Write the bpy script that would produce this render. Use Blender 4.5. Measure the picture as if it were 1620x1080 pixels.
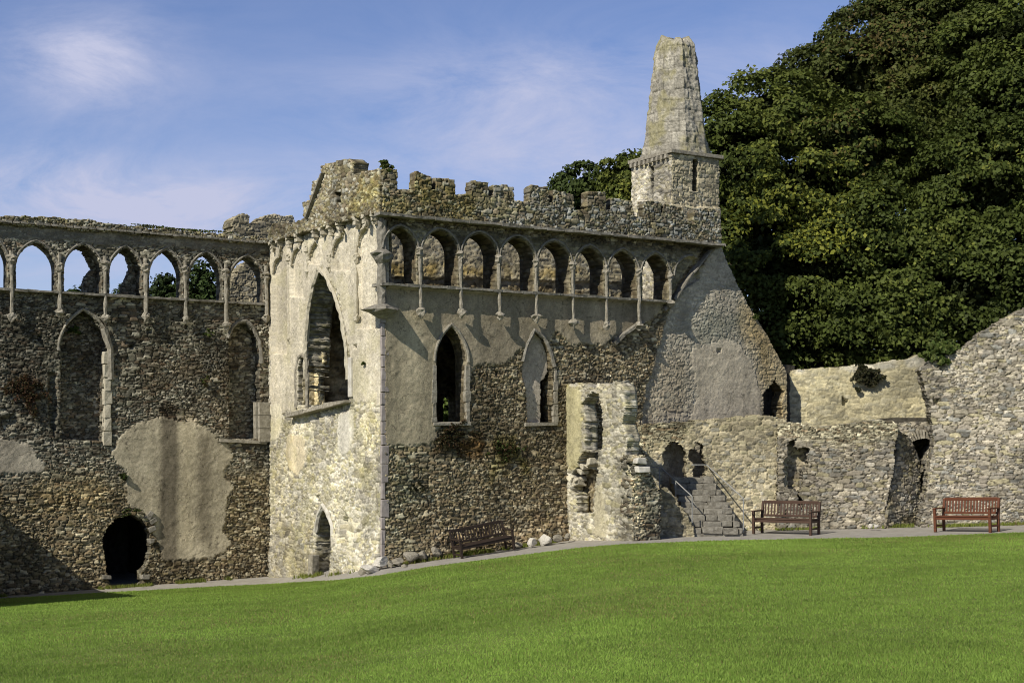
import bpy, math, random
import numpy as np
from mathutils import Vector
R = math.radians
for o in list(bpy.data.objects): bpy.data.objects.remove(o)
S = bpy.context.scene
COL = S.collection
rng = np.random.default_rng(7)
random.seed(7)

# ------------------------------------------------------------------ camera, sky, sun, exposure
F_PX, HOR, EYE = 2180.0, 690.0, 1.65          # focal length and horizon row in photograph pixels, eye height
cam_d = bpy.data.cameras.new('camera'); cam = bpy.data.objects.new('camera', cam_d); COL.objects.link(cam)
cam.location = (0, 0, EYE); cam.rotation_euler = (R(90), 0, 0)
cam_d.sensor_width = 36; cam_d.lens = F_PX / 1620 * 36; cam_d.shift_y = (HOR - 540) / 1620
cam_d.clip_start = 0.1; cam_d.clip_end = 5000
S.camera = cam
SUN_EL = R(39); SUN_PHI = R(20)               # elevation; angle off the plane of the courtyard walls
E1 = np.array([.854, .521]); E1 /= np.linalg.norm(E1)
N1 = np.array([E1[1], -E1[0]])
_h = -E1 * math.cos(SUN_PHI) + N1 * math.sin(SUN_PHI)
SUNV = Vector((_h[0] * math.cos(SUN_EL), _h[1] * math.cos(SUN_EL), math.sin(SUN_EL)))
sd = bpy.data.lights.new('sun', 'SUN'); sd.energy = 5.0; sd.angle = R(0.5); sd.color = (1, .94, .83)
so = bpy.data.objects.new('sun', sd); COL.objects.link(so); so.rotation_euler = (-SUNV).to_track_quat('-Z', 'Y').to_euler()
so.location = (-20, -20, 30)
W = bpy.data.worlds.new('World'); S.world = W; W.use_nodes = True
nt = W.node_tree; nt.nodes.clear()
def N(t, typ, **kw):
    n = t.nodes.new(typ)
    for k, v in kw.items(): setattr(n, k, v)
    return n
def math_n(t, op, a, b=None, clamp=False):
    n = N(t, 'ShaderNodeMath', operation=op, use_clamp=clamp)
    for i, v in enumerate((a, b)):
        if v is None: continue
        if isinstance(v, (int, float)): n.inputs[i].default_value = v
        else: t.links.new(v, n.inputs[i])
    return n.outputs[0]
sky = N(nt, 'ShaderNodeTexSky', sky_type='NISHITA', sun_disc=False, sun_elevation=SUN_EL,
        sun_rotation=math.atan2(SUNV.x, SUNV.y), altitude=50, air_density=1.0, dust_density=0.3, ozone_density=3.0)
tint = N(nt, 'ShaderNodeMix', data_type='RGBA', blend_type='MULTIPLY'); tint.inputs[0].default_value = 1
tint.inputs[7].default_value = (.97, .95, 1.17, 1)
nt.links.new(sky.outputs[0], tint.inputs[6])
tc = N(nt, 'ShaderNodeTexCoord'); sp = N(nt, 'ShaderNodeSeparateXYZ'); nt.links.new(tc.outputs['Generated'], sp.inputs[0])
sx = math_n(nt, 'DIVIDE', sp.outputs[0], math_n(nt, 'MAXIMUM', sp.outputs[1], .2))
sz = math_n(nt, 'DIVIDE', sp.outputs[2], math_n(nt, 'MAXIMUM', sp.outputs[1], .2))
cmb = N(nt, 'ShaderNodeCombineXYZ'); nt.links.new(math_n(nt, 'MULTIPLY', sx, .6), cmb.inputs[0]); nt.links.new(math_n(nt, 'MULTIPLY', sz, 1.5), cmb.inputs[2])
ns = N(nt, 'ShaderNodeTexNoise'); ns.inputs['Scale'].default_value = 11; ns.inputs['Detail'].default_value = 10; ns.inputs['Roughness'].default_value = .67
ns.inputs['Distortion'].default_value = .5
nt.links.new(cmb.outputs[0], ns.inputs['Vector'])
def blob(px, py, rx, ry, amt):                 # a cloud bank centred on a direction of the sky
    a = math_n(nt, 'DIVIDE', math_n(nt, 'SUBTRACT', sx, (px - 810) / F_PX), rx / F_PX)
    b = math_n(nt, 'DIVIDE', math_n(nt, 'SUBTRACT', sz, (HOR - py) / F_PX), ry / F_PX)
    r2 = math_n(nt, 'ADD', math_n(nt, 'MULTIPLY', a, a), math_n(nt, 'MULTIPLY', b, b))
    return math_n(nt, 'MULTIPLY', math_n(nt, 'POWER', 2.718, math_n(nt, 'MULTIPLY', r2, -1)), amt)
tot = None
for a in [(135, 100, 125, 72, 1.25), (330, 325, 330, 62, 1.15), (60, 290, 170, 60, .9), (700, 150, 300, 60, .5), (930, 250, 330, 80, .85), (60, 420, 500, 70, .6), (900, 110, 200, 60, .4), (1180, 110, 170, 70, .4)]:
    v = blob(*a); tot = v if tot is None else math_n(nt, 'ADD', tot, v)
nz = math_n(nt, 'MULTIPLY', math_n(nt, 'SUBTRACT', ns.outputs[0], .27), 2.6, True)
mask = math_n(nt, 'ADD', math_n(nt, 'MULTIPLY', tot, nz), math_n(nt, 'MULTIPLY', nz, .12), True)
mix = N(nt, 'ShaderNodeMix', data_type='RGBA'); nt.links.new(mask, mix.inputs[0]); nt.links.new(tint.outputs[2], mix.inputs[6])
mix.inputs[7].default_value = (5.4, 5.7, 7.6, 1)
deep = N(nt, 'ShaderNodeMapRange', interpolation_type='SMOOTHSTEP'); deep.inputs[1].default_value = .28; deep.inputs[2].default_value = .75; deep.inputs[3].default_value = 1; deep.inputs[4].default_value = .4
nt.links.new(sp.outputs[2], deep.inputs[0])
dm = N(nt, 'ShaderNodeMix', data_type='RGBA', blend_type='MULTIPLY'); dm.inputs[0].default_value = 1; nt.links.new(mix.outputs[2], dm.inputs[6]); nt.links.new(deep.outputs[0], dm.inputs[7])
bg = N(nt, 'ShaderNodeBackground'); bg.inputs[1].default_value = .1; nt.links.new(dm.outputs[2], bg.inputs[0])
wo = N(nt, 'ShaderNodeOutputWorld'); nt.links.new(bg.outputs[0], wo.inputs[0])
S.view_settings.view_transform = 'Standard'; S.view_settings.look = 'None'; S.view_settings.exposure = 0.0; S.view_settings.gamma = 1
S.cycles.pixel_filter_type = 'BLACKMAN_HARRIS'; S.cycles.filter_width = 1.0
S.cycles.max_bounces = 6; S.cycles.diffuse_bounces = 3

# ------------------------------------------------------------------ helpers: tags, hash noise, planes
def tag(o, label=None, cat=None, group=None, kind=None):
    if label: o['label'] = label
    if cat: o['category'] = cat
    if group: o['group'] = group
    if kind: o['kind'] = kind
    return o
def empty(name, loc, label, cat, group=None):
    o = bpy.data.objects.new(name, None); COL.objects.link(o); o.location = loc; o.empty_display_size = .3
    return tag(o, label, cat, group, 'thing')
def adopt(child, parent):
    if parent is not None:
        child.parent = parent
        child.matrix_parent_inverse = parent.matrix_basis.inverted()
MASK = np.uint64(0xffffffff)
def hsh(ix, iy, s):
    n = (ix.astype(np.int64).astype(np.uint64) * np.uint64(374761393) + iy.astype(np.int64).astype(np.uint64) * np.uint64(668265263) + np.uint64(s * 974711 + 1013)) & MASK
    n = ((n ^ (n >> np.uint64(13))) * np.uint64(1274126177)) & MASK
    n = ((n ^ (n >> np.uint64(16))) * np.uint64(2246822519)) & MASK
    n = n ^ (n >> np.uint64(15))
    return (n & np.uint64(0xffffff)).astype(np.float64) / 16777216.0
def vn(x, y, s):
    x = np.asarray(x, float); y = np.asarray(y, float)
    ix = np.floor(x); iy = np.floor(y); fx = x - ix; fy = y - iy
    fx = fx * fx * (3 - 2 * fx); fy = fy * fy * (3 - 2 * fy)
    a = hsh(ix, iy, s); b = hsh(ix + 1, iy, s); c = hsh(ix, iy + 1, s); d = hsh(ix + 1, iy + 1, s)
    return (a * (1 - fx) + b * fx) * (1 - fy) + (c * (1 - fx) + d * fx) * fy
def fbm(x, y, s, o=4):
    t = 0; a = 1; n = 0
    for k in range(o):
        t = t + a * vn(np.asarray(x) * 2 ** k + 17.3 * k, np.asarray(y) * 2 ** k + 5.1 * k, s + k); n += a; a *= .5
    return t / n                                # 0..1
def sstep(a, b, x):
    t = np.clip((x - a) / (b - a), 0, 1); return t * t * (3 - 2 * t)
def inside(poly, U, V):
    c = np.zeros(U.shape, bool); n = len(poly)
    for i in range(n):
        ui, vi = poly[i]; uj, vj = poly[i - 1]
        if vi == vj: continue
        c ^= ((vi > V) != (vj > V)) & (U < (uj - ui) * (V - vi) / (vj - vi) + ui)
    return c
def blur(m, k):
    m = m.astype(float)
    if k < 1: return m
    for ax in (0, 1):
        p = np.pad(m, [(k + 1, k) if i == ax else (0, 0) for i in (0, 1)], mode='edge')
        c = np.cumsum(p, axis=ax)
        m = (np.take(c, range(2 * k + 1, c.shape[ax]), ax) - np.take(c, range(0, c.shape[ax] - 2 * k - 1), ax)) / (2 * k + 1)
    return m
class Plane:                                    # a vertical plane through (x, y) along e; n faces the viewer
    def __init__(s, x, y, ex, ey):
        l = math.hypot(ex, ey); s.o = np.array([x, y]); s.e = np.array([ex, ey]) / l; s.n = np.array([s.e[1], -s.e[0]])
    def P(s, px, py, q=0):                      # where the sight line through a photograph point meets the plane (u, z)
        a = (px - 810) / F_PX; o = s.o + q * s.n
        u = (a * o[1] - o[0]) / (s.e[0] - a * s.e[1])
        return (u, EYE + (HOR - py) * (o[1] + u * s.e[1]) / F_PX)
    def poly(s, pts, q=0): return [s.P(p[0], p[1], q) for p in pts]
    def W(s, u, z, q=0):
        p = s.o + s.e * u + s.n * q; return np.array([p[0], p[1], z])
    def X(s, px, py, q=0): u, z = s.P(px, py, q); return s.W(u, z, q)
    def off(s, q): return Plane(*(s.o + s.n * q), *s.e)
def arch_pts(pl, xl, xr, ysp, xp, yp, ysl, ysr, q=0, n=8, full=True):   # two-centred pointed arch from photograph points
    a = pl.P(xl, ysp, q); b = pl.P(xr, ysp, q); p = pl.P(xp, yp, q)
    zs = (a[1] + b[1]) / 2
    def arc(u0):
        A = abs(p[0] - u0); H = p[1] - zs; Rr = max((A * A + H * H) / (2 * A), A); sg = 1 if p[0] > u0 else -1
        pts = []
        thm = math.asin(min(1, H / Rr)) if H < Rr or A <= H else math.pi / 2
        thm = math.atan2(H, Rr - A)
        for i in range(n + 1):
            th = thm * i / n; pts.append((u0 + sg * (Rr - Rr * math.cos(th)), zs + Rr * math.sin(th)))
        return pts
    L = arc(a[0]); Rt = arc(b[0])[::-1]
    pts = L + Rt[1:]
    if full:
        pts = [pl.P(xl, ysl, q)] + pts + [pl.P(xr, ysr, q)]
    return pts

# ------------------------------------------------------------------ materials
def new_mat(name):
    m = bpy.data.materials.new(name); m.use_nodes = True; t = m.node_tree; t.nodes.clear()
    out = N(t, 'ShaderNodeOutputMaterial'); b = N(t, 'ShaderNodeBsdfPrincipled'); t.links.new(b.outputs[0], out.inputs[0])
    b.inputs['Roughness'].default_value = .95; b.inputs['Specular IOR Level'].default_value = .15
    return m, t, b, out
def attr_mat(name, bump=.012, scale=28, rough=.95, var=.5, spec=.15):
    m, t, b, out = new_mat(name)
    at = N(t, 'ShaderNodeAttribute', attribute_name='Col'); tcx = N(t, 'ShaderNodeTexCoord')
    n1 = N(t, 'ShaderNodeTexNoise'); n1.inputs['Scale'].default_value = scale; n1.inputs['Detail'].default_value = 6; n1.inputs['Roughness'].default_value = .7
    t.links.new(tcx.outputs['Object'], n1.inputs['Vector'])
    mr = N(t, 'ShaderNodeMapRange'); mr.inputs[1].default_value = .25; mr.inputs[2].default_value = .75; mr.inputs[3].default_value = 1 - var; mr.inputs[4].default_value = 1 + var
    t.links.new(n1.outputs[0], mr.inputs[0])
    mx = N(t, 'ShaderNodeMix', data_type='RGBA', blend_type='MULTIPLY'); mx.inputs[0].default_value = 1
    t.links.new(at.outputs[0], mx.inputs[6]); t.links.new(mr.outputs[0], mx.inputs[7]); t.links.new(mx.outputs[2], b.inputs['Base Color'])
    if bump:
        bp = N(t, 'ShaderNodeBump'); bp.inputs['Strength'].default_value = .8; bp.inputs['Distance'].default_value = bump
        t.links.new(n1.outputs[0], bp.inputs['Height']); t.links.new(bp.outputs[0], b.inputs['Normal'])
    b.inputs['Roughness'].default_value = rough; b.inputs['Specular IOR Level'].default_value = spec
    return m
def noise_mat(name, stops, scale=6, detail=8, bump=.01, rough=.9, stretch=(1, 1, 1), spec=.2, bscale=None, nrough=.65):
    m, t, b, out = new_mat(name)
    tcx = N(t, 'ShaderNodeTexCoord'); mp = N(t, 'ShaderNodeMapping'); mp.inputs['Scale'].default_value = stretch
    t.links.new(tcx.outputs['Object'], mp.inputs[0])
    n1 = N(t, 'ShaderNodeTexNoise'); n1.inputs['Scale'].default_value = scale; n1.inputs['Detail'].default_value = detail; n1.inputs['Roughness'].default_value = nrough
    t.links.new(mp.outputs[0], n1.inputs['Vector'])
    cr = N(t, 'ShaderNodeValToRGB'); el = cr.color_ramp.elements
    while len(el) < len(stops): el.new(.5)
    for e, (p, c) in zip(el, stops): e.position = p; e.color = (*c, 1)
    t.links.new(n1.outputs[0], cr.inputs[0]); t.links.new(cr.outputs[0], b.inputs['Base Color'])
    if bump:
        n2 = n1
        if bscale:
            n2 = N(t, 'ShaderNodeTexNoise'); n2.inputs['Scale'].default_value = bscale; n2.inputs['Detail'].default_value = 5; t.links.new(mp.outputs[0], n2.inputs['Vector'])
        bp = N(t, 'ShaderNodeBump'); bp.inputs['Distance'].default_value = bump; bp.inputs['Strength'].default_value = .9
        t.links.new(n2.outputs[0], bp.inputs['Height']); t.links.new(bp.outputs[0], b.inputs['Normal'])
    b.inputs['Roughness'].default_value = rough; b.inputs['Specular IOR Level'].default_value = spec
    return m
M_STONE = attr_mat('rubble_stone', .015, 30, var=.4)
M_TRIM = noise_mat('dressed_stone', [(.25, (.13, .115, .085)), (.5, (.27, .245, .19)), (.75, (.42, .39, .32))], 9, 8, .03)
M_TRIMD = noise_mat('weathered_dressed_stone', [(.25, (.09, .08, .06)), (.5, (.2, .185, .15)), (.75, (.33, .31, .26))], 9, 8, .03)
M_QUOIN = noise_mat('lilac_quoin_stone', [(.25, (.2, .17, .155)), (.55, (.31, .275, .255)), (.8, (.43, .39, .34))], 5, 8, .015)
M_CREAM = noise_mat('cream_worn_stone', [(.25, (.3, .27, .2)), (.5, (.44, .4, .3)), (.75, (.55, .51, .41))], 9, 8, .03)
M_PALE = noise_mat('pale_stone', [(.3, (.36, .33, .27)), (.55, (.55, .52, .45)), (.8, (.72, .69, .62))], 5, 8, .02)
M_PATH = noise_mat('gravel_path', [(.3, (.2, .185, .155)), (.5, (.31, .29, .25)), (.72, (.42, .4, .35))], 3.5, 14, .02, nrough=.85)
M_EARTH = noise_mat('earth', [(.3, (.05, .06, .025)), (.7, (.09, .11, .04))], 3, 8, .02)
M_METAL = noise_mat('galvanised_steel', [(.3, (.2, .2, .19)), (.7, (.33, .33, .31))], 20, 3, 0, rough=.55, spec=.4)
M_WOODS = [noise_mat(n, [(.25, a), (.6, b), (.85, c)], 6, 9, .004, rough=.6, stretch=(1, 9, 9), spec=.3) for n, a, b, c in (
    ('dark_brown_timber', (.018, .012, .009), (.036, .024, .017), (.075, .055, .042)),
    ('weathered_brown_timber', (.035, .02, .013), (.075, .042, .027), (.14, .095, .068)),
    ('red_brown_timber', (.06, .02, .009), (.125, .042, .017), (.2, .085, .04)))]
M_BARK = noise_mat('bark', [(.3, (.03, .024, .017)), (.7, (.09, .075, .055))], 8, 6, .03, stretch=(1, 1, .3))
def leaf_mat(name, trans=.22):
    m, t, b, out = new_mat(name)
    at = N(t, 'ShaderNodeAttribute', attribute_name='Col')
    d = N(t, 'ShaderNodeBsdfPrincipled'); d.inputs['Roughness'].default_value = .6; d.inputs['Specular IOR Level'].default_value = .12
    tr = N(t, 'ShaderNodeBsdfTranslucent'); mx = N(t, 'ShaderNodeMixShader'); mx.inputs[0].default_value = trans
    t.links.new(at.outputs[0], d.inputs['Base Color'])
    hs = N(t, 'ShaderNodeHueSaturation'); hs.inputs['Value'].default_value = 1.3; t.links.new(at.outputs[0], hs.inputs['Color']); t.links.new(hs.outputs[0], tr.inputs[0])
    t.links.new(d.outputs[0], mx.inputs[1]); t.links.new(tr.outputs[0], mx.inputs[2]); t.links.new(mx.outputs[0], out.inputs[0])
    t.nodes.remove(b)
    return m
M_LEAF = leaf_mat('leaf')
M_GRASS = leaf_mat('grass_blade', .42)

# ------------------------------------------------------------------ mesh makers
def np_mesh(name, V, Q, mat, col=None, parent=None, smooth=False, nside=4):
    me = bpy.data.meshes.new(name); V = np.asarray(V, np.float32); Q = np.asarray(Q, np.int32)
    me.vertices.add(len(V)); me.vertices.foreach_set('co', V.ravel())
    me.loops.add(Q.size); me.loops.foreach_set('vertex_index', Q.ravel())
    me.polygons.add(len(Q)); me.polygons.foreach_set('loop_start', np.arange(0, Q.size, nside, dtype=np.int32))
    if smooth: me.polygons.foreach_set('use_smooth', np.ones(len(Q), bool))
    me.update(calc_edges=True)
    if col is not None:
        a = me.attributes.new('Col', 'FLOAT_COLOR', 'POINT'); c = np.ones((len(V), 4), np.float32); c[:, :3] = col
        a.data.foreach_set('color', c.ravel())
    me.materials.append(mat)
    o = bpy.data.objects.new(name, me); COL.objects.link(o); adopt(o, parent)
    return o
class MB:
    def __init__(s): s.v = []; s.f = []
    def ring(s, pts): b = len(s.v); s.v += [tuple(p) for p in pts]; return list(range(b, b + len(pts)))
    def box(s, c, ax, ay, az, j=0):             # centre and three half-axis vectors
        c = np.array(c, float); ax, ay, az = (np.array(q, float) for q in (ax, ay, az))
        b = len(s.v)
        for sz_ in (-1, 1):
            for sx_, sy_ in ((-1, -1), (1, -1), (1, 1), (-1, 1)):
                p = c + ax * sx_ + ay * sy_ + az * sz_
                if j: p = p + np.array([random.uniform(-j, j) for _ in range(3)])
                s.v.append(tuple(p))
        s.f += [(b, b + 3, b + 2, b + 1), (b + 4, b + 5, b + 6, b + 7)] + [(b + k, b + (k + 1) % 4, b + 4 + (k + 1) % 4, b + 4 + k) for k in range(4)]
    def tube(s, pts, rad, n=8, j=0, cap=True):
        pts = [np.array(p, float) for p in pts]; rad = rad if isinstance(rad, (list, tuple)) else [rad] * len(pts)
        prev = None; up = None
        for i, p in enumerate(pts):
            t = pts[min(i + 1, len(pts) - 1)] - pts[max(i - 1, 0)]; t = t / (np.linalg.norm(t) + 1e-9)
            if up is None: up = np.array([0, 0, 1.]) if abs(t[2]) < .9 else np.array([1., 0, 0])
            a = up - t * np.dot(up, t); a /= np.linalg.norm(a); b = np.cross(t, a); up = a
            r = s.ring([p + (a * math.cos(2 * math.pi * k / n) + b * math.sin(2 * math.pi * k / n)) * rad[i] * (1 + random.uniform(-j, j)) for k in range(n)])
            if prev: s.f += [(prev[k], prev[(k + 1) % n], r[(k + 1) % n], r[k]) for k in range(n)]
            elif cap: s.f.append(tuple(r[::-1]))
            prev = r
        if cap: s.f.append(tuple(prev))
    def build(s, name, mat, parent=None, bevel=0):
        me = bpy.data.meshes.new(name); me.from_pydata(s.v, [], s.f); me.update(); me.materials.append(mat)
        o = bpy.data.objects.new(name, me); COL.objects.link(o)
        if bevel: md = o.modifiers.new('bevel', 'BEVEL'); md.width = bevel; md.segments = 2; md.limit_method = 'ANGLE'
        adopt(o, parent); return o

def rubble(U, V, cw, ch, seed, jit=.75, p=3.0):
    """Irregular coursed rubble: edge distance, per stone randoms and place inside the stone."""
    U = U + .10 * (fbm(U * 1.1, V * 1.1, seed + 50, 3) - .5) + .03 * (vn(U * 9, V * 9, seed + 60) - .5)
    V = V + .22 * (fbm(U * .7 + 9, V * .9, seed + 51, 3) - .5) + .02 * (vn(U * 9, V * 9, seed + 61) - .5)
    x = U / cw; y = V / ch; iy = np.floor(y)
    F1 = np.full(U.shape, 9.); F2 = np.full(U.shape, 9.); I = np.zeros(U.shape); J = np.zeros(U.shape); DX = np.zeros(U.shape); DY = np.zeros(U.shape)
    for dy in (-1, 0, 1):
        row = iy + dy; sh = hsh(row, row * 0 + 3, seed)
        ix = np.floor(x - sh)
        for dx in (-1, 0, 1):
            cx = ix + dx
            dxp = x - (cx + sh + .5 + jit * (hsh(cx, row, seed + 1) - .5)); dyp = y - (row + .5 + jit * .5 * (hsh(cx, row, seed + 2) - .5))
            d = (np.abs(dxp) ** p + np.abs(dyp) ** p) ** (1 / p) + .45 * (hsh(cx, row, seed + 3) - .5)
            closer = d < F1
            F2 = np.where(closer, F1, np.minimum(F2, d))
            F1 = np.where(closer, d, F1); I = np.where(closer, cx, I); J = np.where(closer, row, J); DX = np.where(closer, dxp, DX); DY = np.where(closer, dyp, DY)
    return F2 - F1, hsh(I, J, seed + 11), hsh(I, J, seed + 12), hsh(I, J, seed + 13), DX, DY

def pal_col(r, pal):
    pal = np.array(pal); k = np.minimum((r * len(pal)).astype(int), len(pal) - 1); return pal[k]

STY = {
 'dark':  dict(cw=.17, ch=.055, amp=.036, tilt=.03, pal=[(.2, .188, .155), (.13, .12, .095), (.27, .255, .21), (.09, .08, .064), (.15, .12, .09), (.34, .325, .28), (.165, .16, .13), (.14, .135, .115)], mortar=(.055, .05, .04)),
 'brown': dict(cw=.15, ch=.06, amp=.036, tilt=.03, pal=[(.205, .17, .115), (.13, .108, .074), (.28, .245, .18), (.175, .15, .095), (.18, .145, .1), (.35, .32, .25), (.115, .105, .082)], mortar=(.06, .05, .036)),
 'cream': dict(cw=.2, ch=.085, amp=.028, tilt=.03, pal=[(.52, .475, .36), (.45, .405, .29), (.58, .54, .45), (.5, .455, .29), (.38, .35, .29), (.55, .515, .42), (.46, .43, .35)], mortar=(.49, .455, .36)),
 'gold':  dict(cw=.15, ch=.07, amp=.036, tilt=.03, pal=[(.28, .24, .145), (.19, .16, .095), (.36, .33, .25), (.23, .2, .11), (.17, .145, .1), (.34, .32, .26), (.25, .2, .13)], mortar=(.08, .068, .045)),
 'grey':  dict(cw=.22, ch=.076, amp=.03, tilt=.03, pal=[(.36, .335, .29), (.29, .275, .255), (.42, .39, .33), (.34, .315, .225), (.26, .262, .255), (.47, .445, .4), (.31, .285, .255), (.38, .35, .3)], mortar=(.13, .118, .095)),
 'mort':  dict(cw=.22, ch=.1, amp=.022, tilt=.022, pal=[(.35, .32, .25), (.29, .27, .22), (.41, .375, .29), (.33, .31, .23), (.27, .265, .24), (.39, .36, .28)], mortar=(.43, .395, .3)),
 'pink':  dict(cw=.17, ch=.075, amp=.036, tilt=.03, pal=[(.4, .355, .31), (.32, .285, .255), (.46, .415, .36), (.36, .335, .29), (.28, .27, .25)], mortar=(.2, .178, .155)),
 'pale':  dict(cw=.26, ch=.12, amp=.016, tilt=.02, pal=[(.43, .39, .26), (.39, .365, .26), (.47, .43, .3), (.37, .35, .27)], mortar=(.42, .385, .27)),
}
WARM = {'dark': (1.22, 1.19, 1.06), 'brown': (1.2, 1.15, .98), 'cream': (.98, .98, .96), 'gold': (.92, .92, .87), 'grey': (1.02, .98, .86), 'mort': (1.08, 1.03, .88), 'pink': (1.2, 1.2, 1.06), 'pale': (1.02, .98, .85)}
for k_, w_ in WARM.items(): STY[k_]['pal'] = [tuple(a * b for a, b in zip(c, w_)) for c in STY[k_]['pal']]; STY[k_]['mortar'] = tuple(a * b for a, b in zip(STY[k_]['mortar'], w_))
def masonry(U, V, st, seed):
    s = STY[st]; e, r1, r2, r3, dx, dy = rubble(U, V, s['cw'], s['ch'], seed, p=4.0)
    sel = vn(U * 1.6, V * 2.2, seed + 15) * .6 + vn(U * 4, V * 6, seed + 16) * .4
    for k_, lo, hi in ((1.5, .6, 9), (.62, -9, .38)):          # patches of larger and of smaller stones
        b = rubble(U, V, s['cw'] * k_, s['ch'] * k_, seed + 30 + int(k_ * 10), p=4.0); m = (sel > lo) & (sel < hi)
        e, r1, r2, r3, dx, dy = (np.where(m, q, w) for q, w in zip(b, (e, r1, r2, r3, dx, dy)))
    e = e + .12 * (vn(U * 24, V * 24, seed + 5) - .5)
    prof = sstep(.02, .15, e)
    h = prof * s['amp'] * (.15 + 1.15 * r2) + prof * s['tilt'] * ((r1 - .5) * dx + (r3 - .5) * dy) + .03 * (fbm(U * 8, V * 9, seed + 7, 4) - .5) + .06 * (fbm(U * .9, V * .9, seed + 9, 3) - .5) - .02 * (1 - prof)
    c = pal_col(r1, s['pal']) * (.55 + .9 * r3)[..., None]
    c = c * prof[..., None] + np.array(s['mortar']) * (1 - prof)[..., None]
    big = fbm(U * .55, V * .55, seed + 8, 4)[..., None]; fine = fbm(U * 13, V * 15, seed + 17, 3)[..., None]
    damp = sstep(.5, .7, fbm(U * 1.1 + 3, V * .45, seed + 19, 4))[..., None]
    c = c * (.5 + 1.0 * big) * (.6 + .8 * fine) * (1 - .3 * damp)
    return h, c

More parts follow.
